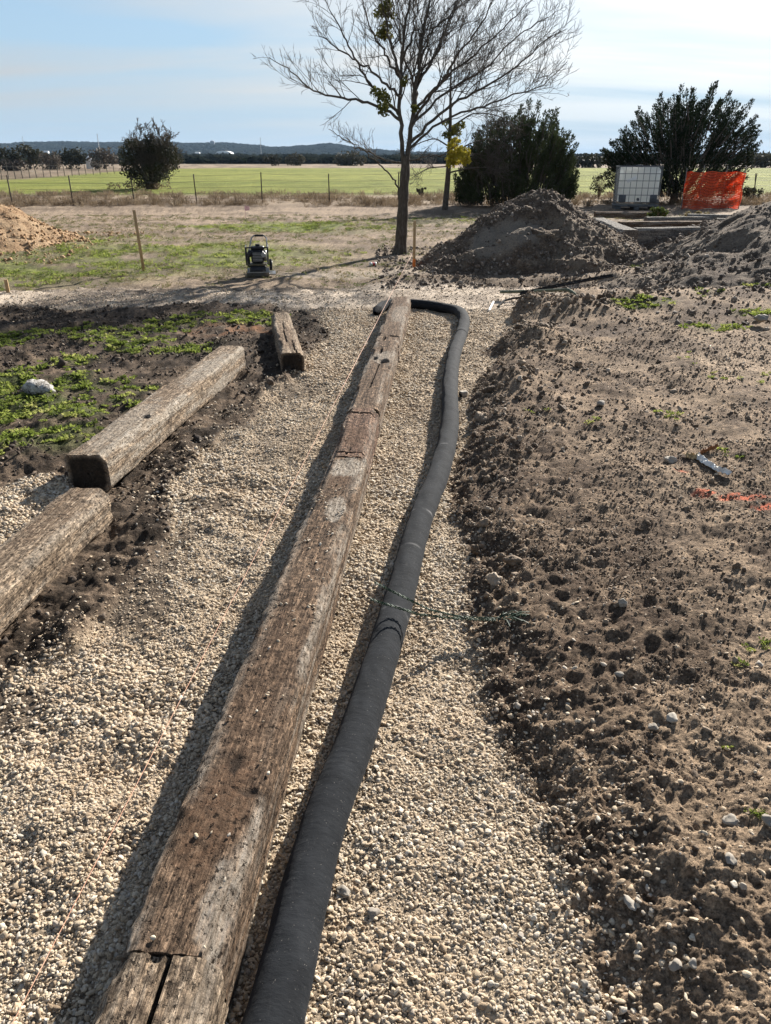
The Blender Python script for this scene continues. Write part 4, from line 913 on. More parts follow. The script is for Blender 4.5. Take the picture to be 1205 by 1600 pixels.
def bare_tree():
    rg = np.random.default_rng(5); Y0 = 14.2
    def Z(zx, zy, off=0.0): return np.array(atY(380+zx/2.231, zy/2.231, Y0+off))
    base = on(624, 396); root = empty('bare_tree', (0, 0, 0)); tag(root, 'large bare branching tree with mistletoe clumps beside the tall stake', 'tree')
    tr = Tubes()
    P, L = resample([Z(545, 900), Z(549, 860), Z(553, 800), Z(557, 720), Z(561, 640), Z(566, 585), Z(566, 545)], 26)
    r = np.linspace(.108, .076, 26); r[:5] += np.array([.055, .035, .02, .01, .004]); r += .006*np.sin(np.arange(26)*1.3)
    tr.add(P, r, 14); t_o = tr.build('trunk', M_BARK, root); noise_disp(t_o.data, .008, 9, 4, (1, 1, .5))
    limbs = [([(566, 590), (552, 500), (548, 400), (548, 330), (550, 250), (560, 150), (575, 50), (590, -60), (600, -200)], .062, 0, -.1),
             ([(568, 575), (578, 510), (590, 400), (600, 300), (615, 180), (640, 60), (662, -60), (690, -230)], .066, 0, .1),
             ([(550, 270), (522, 180), (497, 70), (478, -30), (465, -150)], .034, -.1, -.4),
             ([(548, 420), (480, 372), (400, 352), (300, 335), (230, 312), (160, 240), (90, 200)], .034, 0, -.5),
             ([(560, 570), (480, 552), (400, 512), (330, 472), (298, 450)], .022, 0, .3),
             ([(545, 660), (505, 600), (430, 532), (350, 480)], .018, 0, -.5),
             ([(546, 395), (450, 310), (380, 182), (330, 80), (280, -10)], .036, 0, .5),
             ([(548, 340), (430, 232), (330, 172), (240, 90)], .03, -.1, -.8),
             ([(580, 500), (650, 432), (720, 362), (850, 300), (960, 230), (1060, 130), (1130, 100)], .038, 0, -.6),
             ([(588, 440), (640, 350), (720, 262), (820, 182), (900, 102), (1010, 0)], .036, .1, .5),
             ([(598, 380), (680, 300), (760, 182), (840, 62), (900, -50)], .033, .1, -.9),
             ([(578, 520), (700, 412), (830, 372), (960, 330), (1060, 290), (1130, 215)], .03, 0, .4),
             ([(605, 300), (680, 180), (720, 80), (762, -30), (790, -150)], .034, .1, .8),
             ([(560, 300), (500, 200), (440, 90), (400, -40)], .03, -.1, .9),
             ([(610, 240), (660, 100), (760, 20), (850, -60)], .028, .1, 1.1),
             ([(553, 220), (600, 100), (590, -20), (570, -160)], .026, 0, .9),
             ([(575, 560), (650, 545), (700, 540), (760, 500)], .016, 0, -.3),
             ([(592, 400), (610, 330), (560, 200), (530, 60), (500, -80)], .03, 0, 1.2),
             ([(590, 430), (700, 330), (850, 230), (960, 120), (1090, 40)], .03, 0, 1.3)]
    lb = Tubes(); tw = Tubes()
    for i, (pts, r0, o0, o1) in enumerate(limbs):
        n = len(pts); W = [Z(a, b_, o0+(o1-o0)*(j/(n-1))) for j, (a, b_) in enumerate(pts)]
        P, L = resample(W, 24); P[2:-1] += rg.normal(0, .014, (21, 3))
        rr = r0*.62*(1-np.linspace(0, 1, 24))**.85 + .004; lb.add(P, rr, 8)
        grow(tw, P, r0*.6, .005, L, 1, rg, .0024, .55, 0, ratio=.44)
    lb.build('limbs', M_BARK, root); tw.build('twigs', M_TWIG, root)
    for (zx, zy, rr, n) in ((497, 75, .17, 420), (500, 30, .12, 220), (482, 345, .19, 380), (560, 295, .08, 120), (600, 375, .07, 90)):
        c = Z(zx, zy, -.1); cs = [c+rg.normal(0, rr*.55, 3)*np.array([.6, .6, 1.3]) for _ in range(7)]
        leafcloud('mistletoe', cs, [rr*.55]*7, n, .018, rg, M_MISTLETOE, root)
    print('tree tris', tw.n)
bare_tree()

def sapling():
    rg = np.random.default_rng(9); Y0 = 26.3; root = empty('bare_tree'); tag(root, 'slender bare tree with bright yellow mistletoe before the left juniper', 'tree')
    def Z(px, py, off=0.0): return np.array(atY(px, py, Y0+off))
    P, L = resample([Z(695, 329), Z(698, 300), Z(701, 265), Z(703, 220), Z(704, 180), Z(704, 130), Z(706, 95)], 24); tb = Tubes(); tb.add(P, np.linspace(.10, .02, 24), 9); tb.build('trunk', M_BARK, root)
    tw = Tubes(); lb = Tubes()
    for pts, r0 in (([(702, 250), (730, 225), (770, 215), (800, 230)], .03), ([(701, 270), (735, 262), (770, 262), (790, 280)], .028), ([(703, 230), (680, 215), (650, 225), (630, 250)], .025), ([(704, 200), (740, 175), (780, 180), (810, 200)], .028),
                    ([(704, 210), (685, 180), (670, 150)], .022), ([(702, 260), (670, 262), (640, 280)], .022), ([(704, 170), (725, 140), (745, 110)], .022), ([(703, 240), (745, 240), (785, 250), (800, 262)], .025)):
        W = [Z(a, b_, rg.uniform(-.6, .6)) for a, b_ in pts]; P2, L2 = resample(W, 16); lb.add(P2, np.linspace(r0, .008, 16), 6); grow(tw, P2, r0*.6, .005, L2, 1, rg, .0045, .5, .22, ratio=.5)
    lb.build('limbs', M_BARK, root); tw.build('twigs', M_TWIG, root)
    c = Z(713, 241, -.4); leafcloud('mistletoe', [c+rg.normal(0, .16, 3) for _ in range(14)]+[c+np.array([.3, 0, -.15])], [.17]*15, 1500, .028, rg, M_MISTYELLOW, root)
    c = Z(713, 205, -.2); leafcloud('mistletoe', [c+rg.normal(0, .18, 3) for _ in range(9)], [.15]*9, 600, .026, rg, M_MISTLETOE, root)
sapling()

def juniper(label, cx, cy, plumes, seed, n_blade=150, sp=.16, trunk_h=.8):
    """plumes: list of (base, tip); foliage sprays cover the outer part of each"""
    rg = np.random.default_rng(seed); root = empty('juniper_tree', (0, 0, 0)); tag(root, label, 'tree')
    tb = Tubes(); Vs = []
    for (b_, t_) in plumes:
        P, L = resample([b_, b_+(t_-b_)*.5+rg.normal(0, .06, 3), t_], 12); tb.add(P, np.linspace(.028, .006, 12), 5)
        n = int(n_blade*(.5+L*.35)); t = .25+.75*rg.random(n)**.8; base = b_+(t_-b_)*t[:, None]; dirn = unit(t_-b_)
        rad = sp*(1.05-t*.88)*(.6+.6*rg.random())
        d = rg.normal(size=(n, 3)); d -= np.outer(d@dirn, dirn); d /= np.linalg.norm(d, axis=1)[:, None]+1e-9
        o_ = base + d*(rad*rg.random(n)**.6)[:, None]
        a = unit(dirn)*1.0 + d*.75 + rg.normal(0, .3, (n, 3)) + np.array([0, 0, .25]); a /= np.linalg.norm(a, axis=1)[:, None]
        s_ = np.cross(a, rg.normal(size=(n, 3))); s_ /= np.linalg.norm(s_, axis=1)[:, None]; ln = rg.uniform(.045, .12, n)[:, None]; w = rg.uniform(.010, .022, n)[:, None]
        Vs.append(np.stack([o_, o_+a*ln*.55+s_*w, o_+a*ln, o_+a*ln*.55-s_*w], 1).reshape(-1, 3))
    V = np.concatenate(Vs); obj('crown', mesh_np('crown', V, np.arange(len(V)).reshape(-1, 4)), M_JUNIPER, root)
    tr = Tubes(); P, L = resample([np.array([cx, cy, -.1]), np.array([cx+.05, cy, trunk_h*.5]), np.array([cx, cy+.05, trunk_h])], 10); tr.add(P, np.linspace(.16, .09, 10), 9)
    tr.build('trunk', M_BARK, root); tb.build('stems', M_TWIG, root)
def junipers():
    rg = np.random.default_rng(21)
    # left: broad dense dome with spiky top
    Y = 28.6; c = at(805, 318); prof = [(-1, .30), (-.85, .62), (-.6, .80), (-.35, .90), (-.1, .97), (.12, 1.0), (.4, .95), (.65, .86), (.85, .70), (1, .45)]
    x0, hw, H = atY(805, 300, Y).x, 2.12, atY(830, 152, Y).z
    pl = []
    for k in range(430):
        u = rg.uniform(-1, 1); dep = rg.uniform(-1, 1)*math.sqrt(max(.05, 1-u*u)); top = np.interp(u, *zip(*prof))*H*math.sqrt(max(.2, 1-.35*dep*dep))
        zt_ = top*(rg.uniform(.08, 1.0)**.85)*rg.uniform(.92, 1.04); tip = np.array([x0+u*hw*rg.uniform(.85, 1.03), Y+dep*1.7, max(.35, zt_)])
        l = rg.uniform(.7, 1.3); lean = np.array([(tip[0]-x0)*.22, (tip[1]-Y)*.22, 1.0+.0]); b_ = tip-unit(lean)*min(l, tip[2]-.05)
        pl.append((b_, tip))
    juniper('dense dark juniper tree standing behind the tall soil mound', x0, Y, pl, 22, 190, .28)
    # right: open, flaring, sprays fanning outwards
    Y = 30.5; x0 = atY(1054, 300, Y).x; pl = []; foc = np.array([x0, Y, -1.2])
    prof = [(-1, .45), (-.85, .60), (-.62, .78), (-.3, .93), (.1, 1.0), (.4, .93), (.62, .84), (.85, .68), (1, .5)]; H = atY(1075, 128, Y).z; hw = 2.9
    for k in range(430):
        u = rg.uniform(-1, 1); dep = rg.uniform(-1, 1)*math.sqrt(max(.05, 1-u*u)); top = np.interp(u, *zip(*prof))*H
        f = rg.uniform(.06, 1.0)**.72; tip = np.array([x0+u*hw*(.72+.28*f), Y+dep*1.8, max(.4, top*f*rg.uniform(.88, 1.05))])
        dr = unit(tip-foc+np.array([u*1.1, 0, 0])); b_ = tip-dr*min(rg.uniform(.7, 1.3), max(.3, tip[2]-.1)); pl.append((b_, tip))
    juniper('wide spiky juniper tree behind the white tank and orange mesh', x0, Y, pl, 23, 165, .215)
junipers()

def shrub_tree():
    rg = np.random.default_rng(31); Y = 45.0; root = empty('shrub_tree'); tag(root, 'rounded dark shrubby tree standing alone behind the wire fence', 'tree')
    def Z(px, py, off=0.0): return np.array(atY(px, py, Y+off))
    st = Tubes(); tw = Tubes()
    for (x1, y1) in ((190, 235), (205, 215), (220, 205), (235, 200), (250, 198), (262, 215), (275, 235), (283, 255), (240, 225), (215, 235), (258, 240), (228, 222), (268, 205)):
        P, L = resample([Z(236+rg.normal(0, 5), 297), Z(236+(x1-236)*.35+rg.normal(0, 3), 270, rg.normal(0, .4)), Z(x1, y1, rg.normal(0, .9))], 14)
        st.add(P, np.linspace(.07, .015, 14), 6); grow(tw, P, .03, .012, L, 1, rg, .010, .55, .05, ratio=.42)
    st.build('stems', M_TWIG, root); tw.build('twigs', M_TWIG, root)
    cs, rs = [], []
    for k in range(95):
        a = rg.uniform(0, 6.28); q = math.sqrt(rg.random()); px = 234+math.cos(a)*q*47; py = 248+math.sin(a)*q*36
        if py > 282: continue
        cs.append(Z(px, py, rg.normal(0, .8))); rs.append(rg.uniform(.18, .42))
    leafcloud('crown', cs, rs, 6200, .036, rg, M_OAK, root)
    leafcloud('base_brush', [Z(225+rg.normal(0, 20)+10, 290, rg.normal(0, .5)) for _ in range(16)], [.3]*16, 900, .02, rg, M_DRY, root, 4.0)
shrub_tree()

# ------------------------------------------------------------------ far woods, hills, distant buildings
def hills():
    sky_pts = [(-700, 236), (-300, 233), (0, 232), (20, 227), (100, 223), (180, 225), (250, 222), (300, 226), (360, 225), (440, 232), (490, 229), (520, 226), (560, 233), (620, 238), (760, 242), (900, 243), (1205, 242), (1900, 241)]
    YH = 2600.0; W = [atY(a, b_, YH) for a, b_ in sky_pts]; xs = np.array([w.x for w in W]); zs = np.array([w.z for w in W])-5
    gx = np.linspace(-2600, 2600, 260); gy = np.linspace(0, 1, 26); X, T = np.meshgrid(gx, gy)
    ridge = np.interp(X, xs, zs); Yv = YH - 900*(1-T)
    Zv = ridge*ss(T, 0, 1)**.8 + 5*(fbm(X*.004, Yv*.004, 3, 61)-.5)*T - 2*(1-T)
    back = np.stack([X[-1:], np.full((1, len(gx)), YH+900), np.full((1, len(gx)), -5.0)], -1)
    V = np.concatenate([np.stack([X, Yv, Zv], -1), back], 0); n, m = V.shape[:2]; I_ = np.arange(n*m).reshape(n, m)
    F = np.stack([I_[:-1, :-1], I_[:-1, 1:], I_[1:, 1:], I_[1:, :-1]], -1).reshape(-1, 4)
    k = NT('hill_scrub', 1.0, 0.0); nn = k.noise(k.pos(), .02, 6, .65); M = k.done(k.ramp(nn, [(.35, (.008, .011, .008)), (.6, (.016, .019, .013)), (.8, (.035, .033, .024))]))
    tag(obj('hills', mesh_np('hills', V.reshape(-1, 3), F, True), M), kind='structure')
    n = 9000; x = RNG.uniform(-1700, 1700, n); t = RNG.random(n)**.6; z = np.interp(x, xs, zs)*ss(t)**.8 - 2*(1-t); y = YH-900*(1-t)
    CR = [proto('far_crown', rock_mesh('far_crown', 600+q, 3, .9, .1, (1, 1, .75), False, .9), M_FARWOOD) for q in range(4)]
    s = RNG.uniform(4, 10, n)
    scatter('hill_woods', CR, np.stack([x, y, z+s*.3], 1), np.stack([np.zeros(n), np.zeros(n), RNG.uniform(0, 6.28, n)], 1), s[:, None]*np.array([1.3, 1.3, .8]), 'dark woods covering the far blue hills', 'woods')
    # low woods on the plain
    n = 5200; y = 265+1150*RNG.random(n)**1.6; x = RNG.uniform(-.62, .62, n)*y; k_ = RNG.random(n) < (.35+.65*ss(fbm(x*.012, y*.02, 3, 71), .4, .6)); x, y = x[k_], y[k_]; n = len(x)
    s = RNG.uniform(.0028, .0058, n)*np.minimum(y, 900)
    scatter('plain_woods', CR, np.stack([x, y, s*.5], 1), np.stack([np.zeros(n), np.zeros(n), RNG.uniform(0, 6.28, n)], 1), s[:, None]*np.array([1.4, 1.4, 1.0]), 'dark belt of far woods across the plain before the hills', 'woods')
hills()
def far_tree(label, px, pyb, w, h, seed, mat=None, n=900):
    p = at(px, pyb); Y = p.y; rg = np.random.default_rng(seed); u = Y/1310.0; root = empty('field_tree'); tag(root, label, 'tree', 'trees at the far edge of the field')
    W, H = w*u, h*u; cs = []; rs = []
    for k in range(16):
        a = rg.uniform(0, 6.28); q = math.sqrt(rg.random()); cs.append(np.array([p.x+math.cos(a)*q*W*.38, Y+rg.normal(0, W*.15), H*(.46+.36*math.sin(a)*q)])); rs.append(W*rg.uniform(.14, .24))
    leafcloud('crown', cs, rs, n, W*.026, rg, mat or M_OAK, root, 1.3, .8)
    tb = Tubes(); P, L = resample([np.array([p.x, Y, -.1]), np.array([p.x, Y, H*.3]), np.array([p.x+W*.05, Y, H*.6])], 6); tb.add(P, np.linspace(W*.04, W*.015, 6), 6); tb.build('trunk', M_BARK, root)
far_tree('leftmost dark oak on the horizon, at the left edge', 10, 264, 58, 34, 801)
far_tree('dark oak second from the left edge on the horizon', 48, 264, 52, 36, 802)
far_tree('broad dark oak left of the white silo', 112, 264, 52, 36, 803)
far_tree('low brown brush tree between the two dark oaks', 80, 265, 46, 24, 804, M_BROWNBRUSH)
far_tree('bare grey brown tree right of the white silo', 164, 264, 46, 32, 805, M_BROWNBRUSH)
far_tree('small brown bush beside the white silo', 150, 266, 22, 14, 806, M_BROWNBRUSH)
far_tree('brown brush at the left edge below the oaks', 22, 267, 44, 16, 807, M_BROWNBRUSH)
far_tree('dark round tree left of the bare tree trunk on the plain', 425, 259, 30, 16, 808)
far_tree('dark tree on the plain beside the tall mast', 462, 259, 34, 17, 809)
far_tree('dark tree on the plain seen just left of the trunk', 545, 259, 60, 18, 810)
far_tree('dark tree on the plain at the right edge', 1190, 262, 60, 20, 811)
far_tree('dark tree on the plain between the two junipers', 920, 262, 60, 20, 812)

M_WHITEB = plain('white_cladding', (.75, .75, .73), .7, 0, .08, .2); M_GREYB = plain('grey_roofing', (.35, .36, .38), .6, 0, .15, .2); M_STEEL = plain('galvanised_steel', (.30, .31, .32), .5, .6, .2, 3)
M_DARKGLASS = plain('dark_opening', (.03, .035, .04), .3, 0, .2, .3)
def building(label, px, py, w, h, d, Y, dome=False, cat='building'):
    p = atY(px, py, Y); root = empty('far_building', (p.x, Y, p.z)); tag(root, label, cat)
    MB().box((0, 0, h*.5-3), (w, d, h+6), None, .05).build('wall', M_WHITEB, root)
    if dome:
        V = []; F = []; n = 14
        pts = [(math.cos(a)*w*.53, math.sin(a)*h*.75) for a in np.linspace(0, math.pi, n)]
        V = [(x, -d*.53, h+z) for x, z in pts] + [(x, d*.53, h+z) for x, z in pts]
        F = [(i, i+1, n+i+1, n+i) for i in range(n-1)] + [tuple(range(n)), tuple(range(2*n-1, n-1, -1))]
        MB().add(V, F).build('roof', M_WHITEB, root)
    else:
        V = [(-w*.52, -d*.53, h), (w*.52, -d*.53, h), (w*.52, 0, h*1.35), (-w*.52, 0, h*1.35), (-w*.52, d*.53, h), (w*.52, d*.53, h)]
        MB().add(V, [(0, 1, 2, 3), (3, 2, 5, 4), (0, 3, 4), (1, 5, 2), (0, 4, 5, 1)]).build('roof', M_GREYB, root)
    for k in range(3): MB().box((w*(-.3+.3*k), -d*.5-.1, h*.4), (w*.14, .3, h*.5), None, .02).build('window', M_DARKGLASS, root)
YB = 1500
building('white dome roofed building on the far plain', 352, 246, 25, 6, 30, YB, True)
building('long low white building left of the far dome roof', 331, 247, 26, 4, 18, YB-20)
building('small white shed farthest left of the far buildings', 302, 247, 12, 4, 10, YB)
building('tiny white house on the hillside above the shed', 309, 241, 10, 3.5, 8, 1900)
building('white house on the plain left of the round shrub', 73, 240, 9, 4, 7, 1700)
def water_tower():
    p = atY(333, 233, 2300); root = empty('water_tower', p); tag(root, 'grey water tower standing on the far ridge', 'water tower')
    MB().tube([(0, 0, -6), (0, 0, 8), (0, 0, 10)], [2.2, 2.2, 3.5], 12).build('stem', M_GREYB, root)
    MB().tube([(0, 0, 10), (0, 0, 12), (0, 0, 19), (0, 0, 21)], [3.5, 6, 6, 3], 16).build('tank', M_GREYB, root)
water_tower()
def mast(label, px, pyt, pyb, Y, w):
    a, b_ = atY(px, pyb, Y), atY(px, pyt, Y); root = empty('radio_mast', a); tag(root, label, 'mast'); H = b_.z-a.z
    legs = [(math.cos(q)*w, math.sin(q)*w) for q in (0, 2.09, 4.19)]
    for (x, y) in legs: MB().tube([(x, y, -3), (x*.5, y*.5, H)], w*.22, 4).build('leg', M_STEEL, root)
    m = MB()
    for k in range(12):
        z0, z1 = H*k/12, H*(k+1)/12; f0, f1 = 1-.5*k/12, 1-.5*(k+1)/12
        for i in range(3):
            x0, y0 = legs[i]; x1, y1 = legs[(i+1) % 3]; m.tube([(x0*f0, y0*f0, z0), (x1*f1, y1*f1, z1)], w*.1, 3)
    m.build('bracing', M_STEEL, root)
mast('thin mast rising left of the round shrub', 157, 209, 246, 700, .45)
mast('tall thin mast on the plain left of the bare tree', 409, 215, 252, 900, .5)
mast('short mast on the far ridge at the left', 38, 213, 232, 2300, 1.2)
def silo():
    p = at(141, 263.5); Y = p.y; u = Y/1310; root = empty('silo', (p.x, Y, 0)); tag(root, 'small white silo among the trees at the left', 'silo')
    MB().tube([(0, 0, 0), (0, 0, 14*u)], 5*u, 16).build('wall', M_WHITEB, root)
    MB().tube([(0, 0, 14*u), (0, 0, 17*u), (0, 0, 18*u)], [5.3*u, 2*u, .5*u], 16).build('roof', M_WHITEB, root)
silo()

# ================================================================== fences
M_POST = plain('rusty_steel_post', (.06, .045, .038), .8, .3, .4, 20); M_WIRE = plain('fence_wire', (.10, .095, .09), .6, .5, .2, 8); M_WOODPOST = plain('old_cedar_post', (.11, .095, .08), .9, 0, .35, 12)
def fence(name, label, spots, h, rad, wires, mat, lean=.03, seed=1):
    rg = np.random.default_rng(seed); root = empty(name, (spots[0][0], spots[0][1], 0)); tag(root, label, 'fence'); o0 = Vector((spots[0][0], spots[0][1], 0)); tops = []
    for (x, y) in spots:
        z = gz(x, y); hh = h*rg.uniform(.93, 1.07); l = Vector((rg.normal(0, lean), rg.normal(0, lean), 0)); b_ = Vector((x, y, z))-o0
        m = MB().tube([b_+Vector((0, 0, -.2)), b_+l*.5+Vector((0, 0, hh*.5)), b_+l+Vector((0, 0, hh))], [rad, rad*.95, rad*.9], 6)
        if rad < .03: m.box(b_+l*.5+Vector((0, rad, hh*.5)), (rad*.5, rad*1.6, hh))
        m.build('post', mat, root); tops.append((b_, l, hh))
    for f in wires:
        m = []
        for i, (b_, l, hh) in enumerate(tops):
            m.append(b_+l*f+Vector((0, -rad, hh*f)))
            if i+1 < len(tops): nb = tops[i+1]; q = (b_+l*f+Vector((0, 0, hh*f))+nb[0]+nb[1]*f+Vector((0, 0, nb[2]*f)))/2; m.append(q+Vector((0, -rad, -.015)))
        MB().tube(m, .0045 if h < 1.3 else .006, 4).build('wire', M_WIRE, root)
xs = [20, 115, 210, 308, 410, 515, 622]
sp = [(at(-75, 321).x, at(-75, 321).y)] + [(at(x, 320.5-.004*x).x, at(x, 320.5-.004*x).y) for x in xs] + [(at(x, 316).x, at(x, 316).y) for x in (735, 850, 960)] + [(at(x, 313).x, at(x, 313).y) for x in (1070, 1178, 1290)]
fence('wire_fence', 'wire fence on thin dark steel posts across the green field edge', sp, .98, .022, (.95, .75, .55, .35, .18), M_POST, .035, 3)
fsp = [(at(x, 281-.055*x).x, at(x, 281-.055*x).y) for x in range(-30, 190, 11)]
fence('field_fence', 'far fence of close cedar posts left of the round shrub', fsp, 1.05, .035, (.9, .5), M_WOODPOST, .06, 4)

# ================================================================== white liquid tank in a cage
def tank():
    M_P = NT('white_plastic_tank', .45, .4); pp = M_P.coord('Object'); nn = M_P.noise(pp, 4, 5, .6)
    mp = M_P.done(M_P.ramp(nn, [(.35, (.80, .80, .76)), (.65, (.90, .90, .86))])); tr = M_P.n('ShaderNodeBsdfTranslucent'); tr.inputs[0].default_value = (.95, .95, .9, 1); ad = M_P.n('ShaderNodeMixShader'); ad.inputs[0].default_value = .9
    M_P.l(M_P.b.outputs[0], ad.inputs[1]); M_P.l(tr.outputs[0], ad.inputs[2]); M_P.l(ad.outputs[0], M_P.t.nodes['Material Output'].inputs[0])
    M_C = plain('galvanised_cage', (.16, .165, .17), .5, .6, .2, 10); M_PAL = plain('grey_plastic_pallet', (.09, .095, .10), .7, 0, .3, 6); M_LBL = plain('pale_label_plate', (.82, .83, .82), .35, 0, .05, 10)
    p = on(991, 327); root = empty('liquid_tank', p, R(-9)); tag(root, 'white plastic liquid tank in a metal cage on a grey pallet', 'tank')
    w, d, h = 1.30, 1.02, 1.02; z0 = .24
    t = MB().box((0, 0, z0+h/2), (w-.06, d-.06, h), None, .09).build('tank_body', mp, root)
    MB().disc((0, 0, z0+h+.03), (0, 0, 1), .11, .07).build('filler_cap', M_PAL, root)
    MB().box((-.26, -d/2-.005, z0+.66), (.30, .012, .10), Matrix.Rotation(R(-24), 3, 'Y'), .004).build('label_plate', M_LBL, root)
    for sx in (-1, 1): MB().box((sx*(w/2-.17), -d/2+.005, z0+.10), (.22, .05, .24), None, .02).build('corner_guard', M_PAL, root)
    MB().tube([(0, -d/2+.02, z0+.09), (0, -d/2-.09, z0+.09), (0, -d/2-.10, z0+.05)], .04, 10).build('valve', M_PAL, root)
    for k in range(8):
        x = -w/2+w*k/7
        for sy in (-1, 1): MB().tube([(x, sy*d/2, z0-.08), (x, sy*d/2, z0+h+.03)], .008, 6).build('cage_bar', M_C, root)
    for k in range(1, 6):
        y = -d/2+d*k/6
        for sx in (-1, 1): MB().tube([(sx*w/2, y, z0-.08), (sx*w/2, y, z0+h+.03)], .008, 6).build('cage_bar', M_C, root)
    for k in range(6):
        z = z0+.0+(h+.02)*k/5; q = 1.012
        MB().tube([(-w/2*q, -d/2*q, z), (w/2*q, -d/2*q, z), (w/2*q, d/2*q, z), (-w/2*q, d/2*q, z), (-w/2*q, -d/2*q, z)], .009 if k < 5 else .015, 6).build('cage_hoop', M_C, root)
    MB().box((0, 0, .13), (w+.04, d+.04, .05), None, .01).build('pallet_deck', M_PAL, root)
    for sx in (-1, 0, 1):
        for sy in (-1, 0, 1): MB().box((sx*w*.44, sy*d*.42, .055), (.17, .15, .10), None, .01).build('pallet_foot', M_PAL, root)
    for sx in (-1, 0, 1): MB().box((sx*w*.44, 0, .0), (.13, d, .02), None, .004).build('pallet_skid', M_PAL, root)
tank()

# ================================================================== orange mesh barrier
def mesh_barrier():
    k = NT('orange_plastic_mesh', .55, .3); c = k.ramp(k.noise(k.coord('Object'), 5, 5, .6), [(.3, (.62, .075, .022)), (.7, (.80, .14, .04))]); k.done(c)
    tr = k.n('ShaderNodeBsdfTranslucent'); k.l(c, tr.inputs[0]); ad = k.n('ShaderNodeMixShader'); ad.inputs[0].default_value = .5
    k.l(k.b.outputs[0], ad.inputs[1]); k.l(tr.outputs[0], ad.inputs[2]); k.l(ad.outputs[0], k.t.nodes['Material Output'].inputs[0]); M_O = k.m
    M_ST = plain('grey_steel_stake', (.22, .21, .20), .6, .4, .3, 15)
    Yb = 27.0; cor = [atY(1064, 328, Yb), atY(1090, 329, Yb-.35), atY(1126, 326, Yb+.35), atY(1154, 328, Yb)]
    for c_ in cor: c_.z = gz(c_.x, c_.y)
    root = empty('mesh_barrier', cor[0]); tag(root, 'bright orange plastic mesh barrier on thin stakes', 'barrier'); o0 = cor[0]
    H = [1.22, 1.30, 1.27, 1.32]
    for c_, h in zip(cor, H): MB().tube([c_-o0+Vector((0, .02, -.15)), c_-o0+Vector((.01, .02, h))], .014, 6).build('stake', M_ST, root)
    m = MB(); nu, nv = 46, 23; rg = np.random.default_rng(3)
    def S_(u, v):
        t = u*3; i = min(2, int(t)); f = t-i; b_ = cor[i].lerp(cor[i+1], f)-o0; top = 1.10 - .012*math.sin(f*math.pi) + .006*math.sin(u*31)
        bulge = .03*math.sin(f*math.pi)*math.sin(v*math.pi)+.012*math.sin(u*23+v*4)
        return b_+Vector((.02*math.sin(v*9+u*5), -.03-bulge, .03+.02*math.sin(u*17)+v*(top-.03)))
    for j in range(nv+1):            # horizontal bands, the wider ones of the net
        v = j/nv; hb = .0145
        for i in range(nu):
            a, b2 = S_(i/nu, v), S_((i+1)/nu, v); m.add([a+Vector((0, 0, -hb)), b2+Vector((0, 0, -hb)), b2+Vector((0, 0, hb)), a+Vector((0, 0, hb))], [(0, 1, 2, 3)])
            m.add([a+Vector((0, .003, -hb)), b2+Vector((0, .003, -hb)), b2+Vector((0, .003, hb)), a+Vector((0, .003, hb))], [(3, 2, 1, 0)])
    for i in range(nu+1):
        for j in range(nv):
            a, b2 = S_(i/nu, j/nv), S_(i/nu, (j+1)/nv); w = .005
            m.add([a+Vector((-w, .0015, 0)), a+Vector((w, .0015, 0)), b2+Vector((w, .0015, 0)), b2+Vector((-w, .0015, 0))], [(0, 1, 2, 3)])
    m.build('mesh_net', M_O, root, False)
mesh_barrier()
def weed_bush(label, px, py, w, h, seed, mat):
    p = on(px, py); rg = np.random.default_rng(seed); u = p.y/1280; root = empty('weed_bush', p); tag(root, label, 'bush')
    tb = Tubes()
    for k in range(26):
        a = rg.uniform(0, 6.28); q = rg.uniform(.1, 1); P, L = resample([(0, 0, 0), (math.cos(a)*q*w*u*.2, math.sin(a)*q*w*u*.2, h*u*.5), (math.cos(a)*q*w*u*.5, math.sin(a)*q*w*u*.5, h*u*rg.uniform(.5, 1))], 6); tb.add(P, np.linspace(.008, .004, 6), 4)
    tb.build('stems', M_DRY, root)
    leafcloud('leaves', [np.array([rg.normal(0, w*u*.22), rg.normal(0, w*u*.15), h*u*rg.uniform(.3, .85)]) for _ in range(14)], [w*u*.14]*14, 700, .018, rg, mat, root, 2.2)
weed_bush('olive weed bush on the left among the stacked timbers', 1026, 347, 34, 22, 901, M_LAWN)
weed_bush('olive weed bush on the right among the stacked timbers', 1088, 348, 30, 18, 902, M_LAWN)
weed_bush('dark low bush behind the orange mesh at the right', 1170, 318, 36, 26, 903, M_OAK)
weed_bush('dark small bush left of the white tank', 935, 312, 40, 40, 904, M_OAK)
weed_bush('small dark weed by the slender tree on the left', 658, 309, 12, 16, 905, M_OAK)

